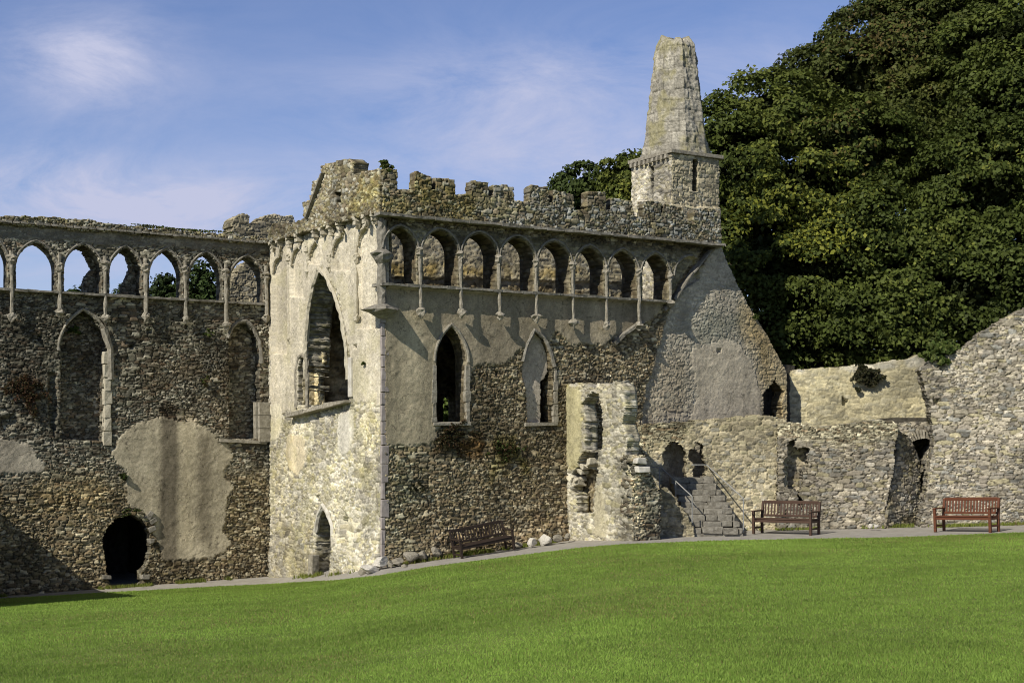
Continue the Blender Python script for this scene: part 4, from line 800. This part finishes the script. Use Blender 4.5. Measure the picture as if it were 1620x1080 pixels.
w2 = wall('rubble_wall', PW2, PW2.poly([(1230, 668), (1262, 668), (1290, 676), (1310, 673), (1345, 670), (1385, 664), (1410, 665), (1421, 670), (1414, 740), (1404, 790), (1394, 860), (1394, 960), (1230, 960)]), .6, 'grey', [(hC, .07)],
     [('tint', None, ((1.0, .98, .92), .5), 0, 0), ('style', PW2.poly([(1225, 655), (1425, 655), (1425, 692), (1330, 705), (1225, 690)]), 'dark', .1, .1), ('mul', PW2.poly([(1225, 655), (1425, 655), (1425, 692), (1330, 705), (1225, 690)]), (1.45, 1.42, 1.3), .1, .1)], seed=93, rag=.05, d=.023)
tag(w2, 'low grey rubble wall with ragged upright gap, behind the weathered brown bench', 'wall', None, 'thing')
wall('backing', PW2.off(-.45), PW2.off(-.45).poly([(1225, 690), (1300, 690), (1300, 880), (1225, 880)]), .4, 'grey', parent=w2, seed=94, rag=0, d=.04, zones=[('tint', None, ((.7, .68, .62), 1), 0, 0)])
# splayed side of the passage and its relieving arch
p0 = PW2.X(1420, 760, -.55); p1x = (1456 - 810) / F_PX * 43.2; _q = PW2.X(1405, 760, 0); PRT = Plane(_q[0], _q[1], (1455 - 810) / F_PX * 40.75 - _q[0], 40.75 - _q[1])
ar = empty('passage_arch', PRT.W(1.5, -1.0), 'dark passage under a rough stone arch between low grey wall and high wall', 'archway')
wall('side_wall', PRT, PRT.poly([(1396, 960), (1396, 860), (1406, 790), (1416, 740), (1420, 680), (1437, 690), (1447, 706), (1455, 726), (1456, 960)]), .4, 'grey', parent=ar, seed=95, rag=.03, zones=[('tint', None, ((.75, .72, .6), 1), 0, 0)])
PAR = Plane((1430 - 810) / F_PX * 41.3, 41.3, 1, -.05)
arc_hole = PAR.poly([(1436, 960), (1436, 702), (1446, 690), (1458, 686), (1470, 686), (1478, 691), (1476, 706), (1466, 716), (1464, 745), (1464, 960)])
wall('arch', PAR, PAR.poly([(1424, 960), (1424, 672), (1440, 668), (1500, 668), (1500, 960)]), .9, 'grey', [(arc_hole, .03)], parent=ar, seed=96, rag=.02)
m = MB()
for i in range(15):
    a = math.radians(150 - i * 8.4); c = PAR.P(1462, 712, .04); rr = .62; p = PAR.W(c[0] + rr * math.cos(a), c[1] + rr * .78 * math.sin(a), .02)
    dr = np.array([math.cos(a) * PAR.e[0], math.cos(a) * PAR.e[1], math.sin(a)]); tn = np.cross(np.array([*PAR.n, 0]), dr)
    m.box(p, dr * .13, tn * .028, np.array([*PAR.n, 0]) * .06, .012)
m.build('voussoirs', M_TRIM, ar)
dark_box('passage', PAR, 1428, 1492, 676, 960, -.92, 3.5, ar, M_DARKST)
# rear pale wall
PRW = Plane((1247 - 810) / F_PX * 44.2, 44.2, 1, -.05)
rw = wall('garden_wall', PRW, PRW.poly([(1236, 590), (1247, 587), (1290, 583), (1340, 579), (1375, 576), (1400, 571), (1430, 568), (1456, 562), (1500, 560), (1500, 760), (1236, 760)]), .6, 'pale', [], [('plaster', None, ((.45, .41, .27), .25), 0, 0), ('tint', PRW.poly([(1236, 555), (1500, 540), (1500, 578), (1236, 596)]), ((1.15, 1.2, 1.5), .9), .05, .1), ('off', PRW.poly([(1332, 628), (1341, 632), (1338, 642), (1332, 640)]), -.2, 0, .03)], seed=97, rag=.05, d=.03)
tag(rw, 'pale yellowish mortared wall behind the low walls, under the big trees', 'wall', None, 'thing')
PHW = Plane((1455 - 810) / F_PX * 39.6, 39.6, 1, -.14)
rw = wall('rubble_wall', PHW, PHW.poly([(1455, 582), (1468, 574), (1488, 566), (1506, 560), (1522, 552), (1540, 537), (1560, 521), (1582, 509), (1602, 497), (1625, 486), (1680, 462), (1800, 440), (1960, 452), (2160, 470), (2160, 1040), (1455, 980), (1455, 840), (1461, 790), (1468, 750), (1476, 710), (1477, 690), (1471, 640)]), .8, 'grey', [], [('off', PHW.poly([(1476, 630), (1486, 630), (1483, 642), (1476, 640)]), -.15, 0, .03)], seed=99, rag=.05, d=.023)
tag(rw, 'high wall of grey and buff rubble rising to the right behind the red brown bench', 'wall', None, 'thing')

# ------------------------------------------------------------------ steps and handrails
stp = empty('stone_steps', ((1120 - 810) / F_PX * 39, 39, -1.1), 'worn flight of stone steps climbing to the low wall, between two handrails', 'steps')
zb = EYE - 2.66; nst = 9; y0, y1 = 37.75, 39.5
for i in range(nst):
    t = i / (nst - 1); Yf = y0 + (y1 - y0) * t; xl = 1092 - 30 * t; xr = 1176 - 46 * t; m = MB()
    X0, X1 = (xl - 810) / F_PX * Yf, (xr - 810) / F_PX * Yf; zt_ = zb + .165 * (i + 1); x = X0
    while x < X1 - .05:
        w = min(random.uniform(.3, .6), X1 - x); hy = (40.12 - Yf) / 2
        m.box((x + w / 2, Yf + hy + random.uniform(-.03, .03), zt_ - .085 + random.uniform(-.012, .012)), (w / 2 - .006, 0, 0), (0, hy, 0), (0, 0, .083), .018); x += w
    if i == 0: m.box(((X0 + X1) / 2, (Yf + y1) / 2 + .05, zb - .2), ((X1 - X0) / 2, 0, 0), (0, (y1 - Yf) / 2, 0), (0, 0, .2))
    m.build('step', M_TRIMD, stp, .012)
PSW = Plane((1043 - 810) / F_PX * 37.7, 37.7, 1, 0)
wall('flank_wall', PSW, PSW.poly([(1042, 960), (1042, 772), (1052, 770), (1066, 786), (1082, 806), (1097, 830), (1099, 960)]), .3, 'mort', [], [('tint', PSW.poly([(1045, 775), (1075, 775), (1070, 850), (1045, 850)]), ((1.3, 1.3, 1.35), .8), .1, .1)], parent=stp, seed=101, rag=.05, d=.023)
def rail(pts_px, posts, label, group=None):
    r0 = np.array([(pts_px[0][0] - 810) / F_PX * pts_px[0][2], pts_px[0][2], EYE + (HOR - pts_px[0][1]) * pts_px[0][2] / F_PX])
    o = empty('handrail', posts[-1][2] if False else tuple(r0), label, 'handrail', group)
    W3 = lambda p: np.array([(p[0] - 810) / F_PX * p[2], p[2], EYE + (HOR - p[1]) * p[2] / F_PX])
    m = MB(); m.tube([W3(p) for p in pts_px], .017, 8); m.build('rail', M_METAL, o)
    for x, yt, yb, d_ in posts:
        m = MB(); m.tube([W3((x, yt, d_)), W3((x, yb, d_))], .016, 8); m.build('post', M_METAL, o)
rail([(1030, 739, 39.6), (1046, 739, 39.3), (1095, 785, 37.62)], [(1043.5, 739, 772, 39.3), (1069, 761, 797, 38.5), (1095, 785, 826, 37.62)], 'grey tubular handrail on the rough flank wall, left side of the steps', 'handrails of the stone steps')
rail([(1094, 735, 40.0), (1118, 735, 40.0), (1176, 788, 37.9)], [(1176, 788, 842, 37.9)], 'thin grey handrail against the mortared wall, right side of the steps', 'handrails of the stone steps')

# ------------------------------------------------------------------ benches
def bench(x, y, z, rz, roll, mat, label, s=1.0, L=1.75):
    root = bpy.data.objects.new('park_bench', None); COL.objects.link(root); tag(root, label, 'bench', 'wooden benches along the path', 'thing')
    def part(m, n): o = m.build(n, mat, None, .008); o.parent = root; return o
    ex, ey, ez = np.eye(3); h = L / 2
    for sx_ in (-1, 1):
        m = MB(); m.box((sx_ * (h - .035), -.27, .31), ex * .035, ey * .035, ez * .31); part(m, 'front_leg')
        m = MB(); m.box((sx_ * (h - .035), .23, .21), ex * .033, ey * .035, ez * .21); m.box((sx_ * (h - .035), .275, .65), ex * .033, ey * .033 , ez * .25 + ey * .045); part(m, 'back_leg')
        m = MB(); m.box((sx_ * (h - .035), -.03, .635), ex * .045, ey * .29, ez * .018); part(m, 'armrest')
        m = MB(); m.box((sx_ * (h - .035), -.02, .17), ex * .018, ey * .22, ez * .025); m.box((sx_ * (h - .035), -.02, .37), ex * .02, ey * .22, ez * .035); part(m, 'side_rail')
    m = MB()
    for k in range(6): m.box((0, -.27 + k * .088, .425), ex * (h - .01), ey * .036, ez * .012)
    part(m, 'seat')
    m = MB(); m.box((0, -.27, .37), ex * (h - .07), ey * .016, ez * .04); m.box((0, .2, .37), ex * (h - .07), ey * .016, ez * .04); part(m, 'seat_rail')
    m = MB(); m.box((0, .31, .875), ex * (h - .068), ey * .02, ez * .045); part(m, 'top_rail')
    m = MB(); m.box((0, .247, .5), ex * (h - .068), ey * .018, ez * .03); part(m, 'bottom_rail')
    m = MB(); n = 17
    for k in range(n):
        xx = -(h - .12) + k * (2 * h - .24) / (n - 1); m.box((xx, .278, .68), ex * .024, ey * .008, ez * .155 + ey * .028)
    part(m, 'back_slats')
    z = float(ground_z(x, y)) - .02
    root.rotation_euler = (0, roll, rz); root.scale = (s, s, s); root.location = (x, y, z)
    return root
def at(px, py, d): return ((px - 810) / F_PX * d, d, EYE + (HOR - py) * d / F_PX)
ang = math.atan2(E1[1], E1[0])
bench(*at(1244, 842, 38.2), R(-38), R(-.8), M_WOODS[1], 'weathered brown slatted bench before the low grey wall, right of the steps', 1.0, 1.8)
bench(*at(1530, 837.5, 37.0), R(-44), R(-2.2), M_WOODS[2], 'red brown slatted bench before the high wall, newest looking of the benches', 1.0, 1.62)
p = PF.W(PF.P(748, 860)[0], 0, .62); bz_ = EYE + (HOR - 882) * p[1] / F_PX
bench(p[0], p[1], bz_, ang, R(-8.0), M_WOODS[0], 'dark brown bench tilted on the slope against the foot of the block', .86, 1.95)

# ------------------------------------------------------------------ loose stones
def rock(x, y, z, sx_, sy_, sz_, seed, mat, name='boulder'):
    import bmesh
    bm = bmesh.new(); bmesh.ops.create_icosphere(bm, subdivisions=3, radius=1); r_ = random.Random(seed); ph = [r_.uniform(0, 9) for _ in range(6)]
    cut = [(Vector((r_.gauss(0, 1), r_.gauss(0, 1), r_.gauss(0, 1))).normalized(), r_.uniform(.55, .85)) for _ in range(9)]
    for v in bm.verts:
        p_ = v.co.copy()
        for nrm, dd in cut:
            k = p_.dot(nrm) - dd
            if k > 0: p_ -= nrm * k
        p_ *= 1 + .06 * math.sin(5 * p_.x + ph[0]) * math.sin(6 * p_.y + ph[1]) + .04 * math.sin(11 * p_.z + ph[2])
        v.co = p_
    me = bpy.data.meshes.new(name); bm.to_mesh(me); bm.free(); me.materials.append(mat)
    o = bpy.data.objects.new(name, me); COL.objects.link(o); o.location = (x, y, z); o.scale = (sx_, sy_, sz_); o.rotation_euler = (r_.uniform(-.3, .3), r_.uniform(-.3, .3), r_.uniform(0, 6)); return o
def rock_px(px, py, d, w, h_, seed, mat, label, group=None):
    x, y, z = at(px, py, d); o = rock(x, y, z, w, w * .8, h_, seed, mat); tag(o, label, 'stone', group, 'thing'); return o
rock_px(601, 887, 35.5, .26, .17, 1, M_PALE, 'large white stone at the foot of the near corner of the block')
rock_px(586, 900, 35.2, .3, .13, 2, M_PALE, 'flat pale stone on the path edge below the end wall')
for i, (x, y, d_, w) in enumerate(((616, 893, 35.6, .16), (630, 889, 35.7, .2), (650, 880, 36.2, .24), (668, 878, 36.3, .17), (690, 872, 36.6, .2), (640, 896, 35.4, .12), (574, 905, 35.6, .12))):
    rock_px(x, y, d_, w, w * .75, 10 + i, M_TRIM, 'grey rubble stone lying along the wall foot between corner and dark bench', 'rubble stones along the wall foot')
rock_px(842, 858, 37.6, .16, .14, 30, M_PALE, 'white lump of stone at wall foot just right of the dark bench')
rock_px(862, 853, 37.9, .24, .17, 31, M_PALE, 'biggest white stone at wall foot between dark bench and cross wall')
for i, (x, y, w) in enumerate(((820, 862, .14), (882, 851, .16), (898, 848, .13))): rock_px(x, y, 37.8 + i * .2, w, w * .7, 40 + i, M_TRIM, 'grey stone in the rubble right of the dark bench', 'rubble stones right of the dark bench')
rock_px(1377, 832, 38.9, .075, .075, 50, M_PALE, 'small white stone at end of low grey wall, one of a pair', 'pair of small white stones')
rock_px(1386.5, 832, 38.9, .085, .08, 51, M_PALE, 'small white stone at end of low grey wall, one of a pair', 'pair of small white stones')

# ------------------------------------------------------------------ trees and plants
def leaf_mesh(P, Nn, size, cols, name, parent, mat=M_LEAF):
    n = len(P); Nn = Nn / (np.linalg.norm(Nn, axis=1, keepdims=True) + 1e-9)
    a = rng.normal(size=(n, 3)); t = a - Nn * (a * Nn).sum(1, keepdims=True); t /= np.linalg.norm(t, axis=1, keepdims=True); b = np.cross(Nn, t)
    s = size[:, None]; V = np.stack([P - t * s * .55, P + b * s * .38 + Nn * s * .1, P + t * s * .55 - Nn * s * .08, P - b * s * .38 + Nn * s * .1], 1).reshape(-1, 3)
    return np_mesh(name, V, np.arange(4 * n).reshape(-1, 4), mat, np.repeat(cols, 4, 0), parent)
def crown(lobes, name, parent, lsize, pal, density=1.0, seed=0, clump=.75, bright=None, inner=.5):
    P_, N_, C_, I_ = [], [], [], []
    ctrs = np.array([l[:3] for l in lobes]); rad = np.array([l[3] for l in lobes])
    for li, (x, y, z, r) in enumerate(lobes):
        nc = int(4 * np.pi * r * r / (clump * clump * 1.0)) + 4
        d = rng.normal(size=(nc, 3)); d /= np.linalg.norm(d, axis=1, keepdims=True)
        nz3 = fbm(d[:, 0] * 1.7 + 5 * seed + li, d[:, 2] * 1.7 + d[:, 1], 320, 3); rr = r * (.74 + .5 * nz3 + np.where(rng.random(nc) < .12, .16, 0) * rng.random(nc) + rng.normal(0, .05, nc)); c = np.array([x, y, z]) + d * rr[:, None] * np.array([1, 1, .9])
        dist = np.linalg.norm(c[:, None] - ctrs[None], axis=2) / rad[None]; dist[:, li] = 9; keep = dist.min(1) > .78
        keep &= c[:, 1] < y + r * .55                                       # the far side is never in view
        c, d = c[keep], d[keep]; nc = len(c)
        if nc == 0: continue
        per = int(150 * density * (clump / .75) ** 2); tot = nc * per
        cs = np.repeat(c, per, 0); ds = np.repeat(d, per, 0); g = rng.normal(size=(tot, 3)); g /= np.linalg.norm(g, axis=1, keepdims=True)
        flip = (g * (ds * .6 + np.array([0, 0, .8]))).sum(1) < -.25; g[flip] *= -1
        rc = clump * np.repeat(rng.uniform(.35, 1.2, nc), per) * rng.uniform(.4, 1.12, tot) ** .6
        P = cs + g * rc[:, None] * np.array([1, 1, .7])
        Nn = g * .55 + ds * .45 + np.array([0, 0, .35]) + rng.normal(0, .55, (tot, 3))
        tone = np.repeat(rng.random(nc), per); f = fbm(P[:, 0] * .33 + P[:, 1] * .2 + seed, P[:, 2] * .33, 300 + seed, 3); r1 = rng.random(tot)
        pa = np.array(pal); ci = np.clip(f * .8 + .25 * tone + .25 * (r1 - .5) - .05, 0, .999) * (len(pa) - 1); i0 = ci.astype(int); fr = (ci - i0)[:, None]
        col = pa[i0] * (1 - fr) + pa[np.minimum(i0 + 1, len(pa) - 1)] * fr; col = col * (.7 + .6 * rng.random(tot))[:, None]
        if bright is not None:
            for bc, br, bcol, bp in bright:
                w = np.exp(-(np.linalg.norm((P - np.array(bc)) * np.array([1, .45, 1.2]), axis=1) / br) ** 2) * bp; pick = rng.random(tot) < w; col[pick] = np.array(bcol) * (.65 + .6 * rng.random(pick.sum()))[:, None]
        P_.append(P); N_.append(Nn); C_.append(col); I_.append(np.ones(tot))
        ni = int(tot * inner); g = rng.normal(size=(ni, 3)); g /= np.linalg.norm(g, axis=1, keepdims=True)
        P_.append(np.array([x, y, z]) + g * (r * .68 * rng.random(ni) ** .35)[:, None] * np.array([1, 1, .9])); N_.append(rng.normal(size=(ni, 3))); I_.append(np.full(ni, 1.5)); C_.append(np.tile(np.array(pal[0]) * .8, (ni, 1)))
    IN = np.concatenate(I_); P = np.concatenate(P_); Nn = np.concatenate(N_); C = np.concatenate(C_)
    return leaf_mesh(P, Nn, IN * lsize * rng.uniform(.65, 1.35, len(P)), C, name, parent)
def tree(name, label, lobes, lsize, pal, base, trunk_r=.35, group=None, **kw):
    gz = float(ground_z(base[0], base[1])); root = empty(name, (base[0], base[1], gz), label, 'tree' if 'bush' not in name else 'bush', group)
    crown(lobes, 'crown', root, lsize, pal, **kw)
    m = MB(); top = np.array(lobes[0][:3]); b = np.array([base[0], base[1], gz - .3]); pts = [b + (top - b) * t + np.array([math.sin(t * 5) * .15, math.cos(t * 4) * .15, 0]) for t in np.linspace(0, 1, 8)]
    m.tube(pts, [trunk_r * (1.25 - .95 * t) for t in np.linspace(0, 1, 8)], 10, .08)
    for l in lobes[1:]:
        s = pts[random.choice((3, 4, 5))]; e = np.array(l[:3]); mid = (s + e) / 2 + np.array([random.uniform(-.4, .4), random.uniform(-.4, .4), -.3]); m.tube([s, mid, e], [trunk_r * .45, trunk_r * .28, trunk_r * .1], 7, .08)
    m.build('trunk', M_BARK, root)
    return root
def lobe(px, py, d, rpx): x, y, z = at(px, py, d); return (x, y, z, rpx * d / F_PX)
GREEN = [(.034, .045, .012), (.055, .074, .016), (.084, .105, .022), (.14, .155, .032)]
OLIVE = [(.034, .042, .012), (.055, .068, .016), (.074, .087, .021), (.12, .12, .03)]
G_T = 'big leafy trees behind the walls'
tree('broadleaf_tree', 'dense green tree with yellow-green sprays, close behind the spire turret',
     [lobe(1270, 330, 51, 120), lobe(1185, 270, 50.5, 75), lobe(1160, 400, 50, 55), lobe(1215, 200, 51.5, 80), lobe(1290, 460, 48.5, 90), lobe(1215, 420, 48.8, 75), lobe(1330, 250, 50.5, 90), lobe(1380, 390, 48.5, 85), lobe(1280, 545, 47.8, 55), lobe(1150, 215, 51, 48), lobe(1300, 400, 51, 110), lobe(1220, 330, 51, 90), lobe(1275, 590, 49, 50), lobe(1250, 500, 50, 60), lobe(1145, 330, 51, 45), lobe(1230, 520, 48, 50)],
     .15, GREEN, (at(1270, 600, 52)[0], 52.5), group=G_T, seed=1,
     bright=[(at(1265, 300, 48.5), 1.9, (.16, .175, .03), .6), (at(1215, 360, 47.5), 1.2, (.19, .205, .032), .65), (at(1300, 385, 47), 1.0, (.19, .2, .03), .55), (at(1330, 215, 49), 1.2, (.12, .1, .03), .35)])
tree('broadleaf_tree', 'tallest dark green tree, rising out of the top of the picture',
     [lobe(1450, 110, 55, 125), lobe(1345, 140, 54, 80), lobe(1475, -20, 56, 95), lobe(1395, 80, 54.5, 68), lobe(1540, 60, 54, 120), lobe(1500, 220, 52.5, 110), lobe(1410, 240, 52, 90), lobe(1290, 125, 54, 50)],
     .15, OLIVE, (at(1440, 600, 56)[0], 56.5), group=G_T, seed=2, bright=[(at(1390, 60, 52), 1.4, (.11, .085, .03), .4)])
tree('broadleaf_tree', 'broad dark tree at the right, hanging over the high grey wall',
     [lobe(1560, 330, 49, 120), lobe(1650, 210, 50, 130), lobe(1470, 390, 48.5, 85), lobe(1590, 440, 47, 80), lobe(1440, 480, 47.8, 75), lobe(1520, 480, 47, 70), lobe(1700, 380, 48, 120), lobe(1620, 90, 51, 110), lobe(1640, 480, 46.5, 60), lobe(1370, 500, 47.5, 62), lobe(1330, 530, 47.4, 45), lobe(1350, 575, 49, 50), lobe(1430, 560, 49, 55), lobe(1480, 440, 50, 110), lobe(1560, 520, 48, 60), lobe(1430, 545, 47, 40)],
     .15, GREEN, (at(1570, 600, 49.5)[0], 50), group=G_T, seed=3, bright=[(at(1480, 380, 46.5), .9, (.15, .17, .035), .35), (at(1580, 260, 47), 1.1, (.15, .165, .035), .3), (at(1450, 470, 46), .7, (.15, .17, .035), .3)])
G_B = 'bushes beyond the battlements'
tree('bush_tree', 'rounded bush top between the battlements and the spire turret, lower one', [lobe(922, 308, 58, 42), lobe(945, 305, 57.5, 30), lobe(900, 312, 58, 24)], .17, [(.03, .045, .012), (.05, .07, .018), (.08, .095, .025)], (at(922, 400, 58)[0], 58.5), .2, G_B, seed=4, clump=.5)
tree('bush_tree', 'taller leafy treetop touching the left side of the spire turret', [lobe(992, 292, 56, 36), lobe(1004, 268, 56.5, 26), lobe(975, 300, 56, 24), lobe(985, 320, 55.5, 30)], .17, GREEN, (at(992, 400, 57)[0], 57), .2, G_B, seed=5, clump=.5, bright=[(at(985, 305, 54.5), .6, (.15, .16, .03), .6)])
G_H = 'bushes behind the hall arcade'
for i, (x, y, r, lb) in enumerate(((262, 462, 24, 'middle-sized dark bush in the fourth open arch of the hall arcade'), (318, 458, 34, 'tallest dark bush filling the fifth open arch of the hall arcade'), (200, 468, 13, 'sprigs of a low bush above the sill of the third open hall arch'), (122, 470, 10, 'few leafy tips above the sill of the second open hall arch'))):
    tree('bush', lb, [lobe(x, y, 52, r), lobe(x + r * .5, y + 8, 51.6, r * .7), lobe(x - r * .6, y + 12, 51.8, r * .6), lobe(x + r * .1, y - r * .7, 52, r * .45)], .13, [(.02, .032, .01), (.035, .055, .015), (.05, .08, .02)], (at(x, 600, 52)[0], 52.3), .06, G_H, seed=6 + i, clump=.3, density=.9)
tree('bush', 'sunlit leaves seen through the tall pointed window of the courtyard front', [lobe(716, 650, 50, 32), lobe(722, 610, 50, 24)], .14, [(.06, .09, .02), (.1, .14, .03)], (at(716, 690, 50)[0], 50.5), .06, None, seed=12, clump=.35)

def plant(name, label, pl, px, py, wpx, hpx, q, n, size, pal, depth=.14, cat='plant', group=None, droop=0):
    c = pl.X(px, py, q); k = c[1] / F_PX; wx, hz = wpx * k / 2, hpx * k / 2
    ns_ = max(5, n // 45); per = n // ns_; n = ns_ * per; rt = rng.normal(0, .38, (ns_, 2)); tt_ = np.tile(np.linspace(0, 1, per), ns_) ** .8
    dr = rng.normal(0, .5, (ns_, 2)) + np.array([0, -.25 + droop]); ln = rng.uniform(.2, .9, ns_)
    a2 = np.repeat(rt, per, 0) + np.repeat(dr * ln[:, None], per, 0) * tt_[:, None] + rng.normal(0, .07, (n, 2)); dep = np.abs(np.sin(tt_ * 2.6)) * np.repeat(rng.uniform(.2, 1, ns_), per) * depth + rng.random(n) * .03
    P = c + np.array([*pl.e, 0])[None] * (wx * a2[:, :1]) + np.array([0, 0, hz])[None] * a2[:, 1:] + np.array([*pl.n, 0])[None] * dep[:, None]
    pa = np.array(pal); col = pa[rng.integers(0, len(pa), n)] * rng.uniform(.6, 1.3, (n, 1))
    o = leaf_mesh(P, np.array([*pl.n, .5]) + rng.normal(0, .6, (n, 3)), size * rng.uniform(.6, 1.4, n), col, name, None); return tag(o, label, cat, group, 'thing')
RUST = [(.06, .03, .016), (.045, .035, .014), (.09, .05, .025), (.035, .032, .012)]; WG = [(.04, .06, .014), (.06, .09, .02), (.09, .11, .028)]; DK = [(.02, .022, .01), (.032, .034, .014), (.045, .04, .018)]
plant('wall_plant', 'rust brown plant hanging on the dark hall wall left of the blind arch', PL, 42, 615, 52, 62, .05, 1500, .06, RUST)
plant('wall_plant', 'small fern growing inside the top of the blind arch', PL, 118, 520, 26, 22, -.4, 300, .07, WG, .1)
plant('wall_plant', 'little green tuft on the hall wall below the arcade, right of centre', PL, 328, 525, 20, 10, .05, 160, .06, WG)
plant('wall_plant', 'olive tuft midway up the hall wall beside the second blind arch', PL, 322, 602, 18, 18, .05, 220, .06, RUST + WG)
plant('wall_plant', 'dark grassy clump under the lower left edge of the big plaster patch', PL, 190, 752, 26, 18, .06, 300, .06, DK + WG)
plant('wall_plant', 'weedy fringe over the top of the black hall doorway', PL, 205, 808, 36, 14, .08, 350, .05, DK + WG)
plant('wall_plant', 'brown dead growth spreading under the tall pointed window', PF, 712, 690, 56, 40, .04, 1500, .055, RUST + DK, .12)
plant('wall_plant', 'brown green growth under the sill of the plastered window', PF, 800, 712, 70, 40, .04, 800, .05, RUST + WG, .09)
plant('wall_plant', 'dark trailing weed low on the courtyard front near the corner', PF, 655, 772, 34, 18, .05, 350, .05, DK, .1)
plant('wall_plant', 'tiny cluster of leaves on the cream end wall right of its window', PS, 576, 574, 16, 9, .05, 90, .06, WG, .06)
plant('wall_plant', 'dark ivy spilling over the pale yellowish wall', PRW, 1370, 592, 52, 42, .06, 1500, .09, DK, .25, 'ivy')
plant('wall_bush', 'bright green bush growing on the high wall top under the trees', PHW, 1488, 556, 58, 44, -.3, 1700, .13, WG + [(.07, .1, .02)], .5, 'bush')
plant('grass_tuft', 'tuft of long grass on the corner merlon', PF, 608, 266, 30, 20, .1, 500, .09, WG + [(.14, .13, .05)], .3, 'grass tuft')
plant('wall_plant', 'small leafy sprig at the broken edge of the gable slope', PF, 1192, 500, 14, 14, -.1, 180, .08, WG, .2)
plant('grass_tuft', 'weeds growing along the thick top of the hall parapet', PL, 250, 361, 330, 7, .0, 700, .06, WG + [(.12, .11, .05)], .4, 'grass tuft')['kind'] = 'stuff'
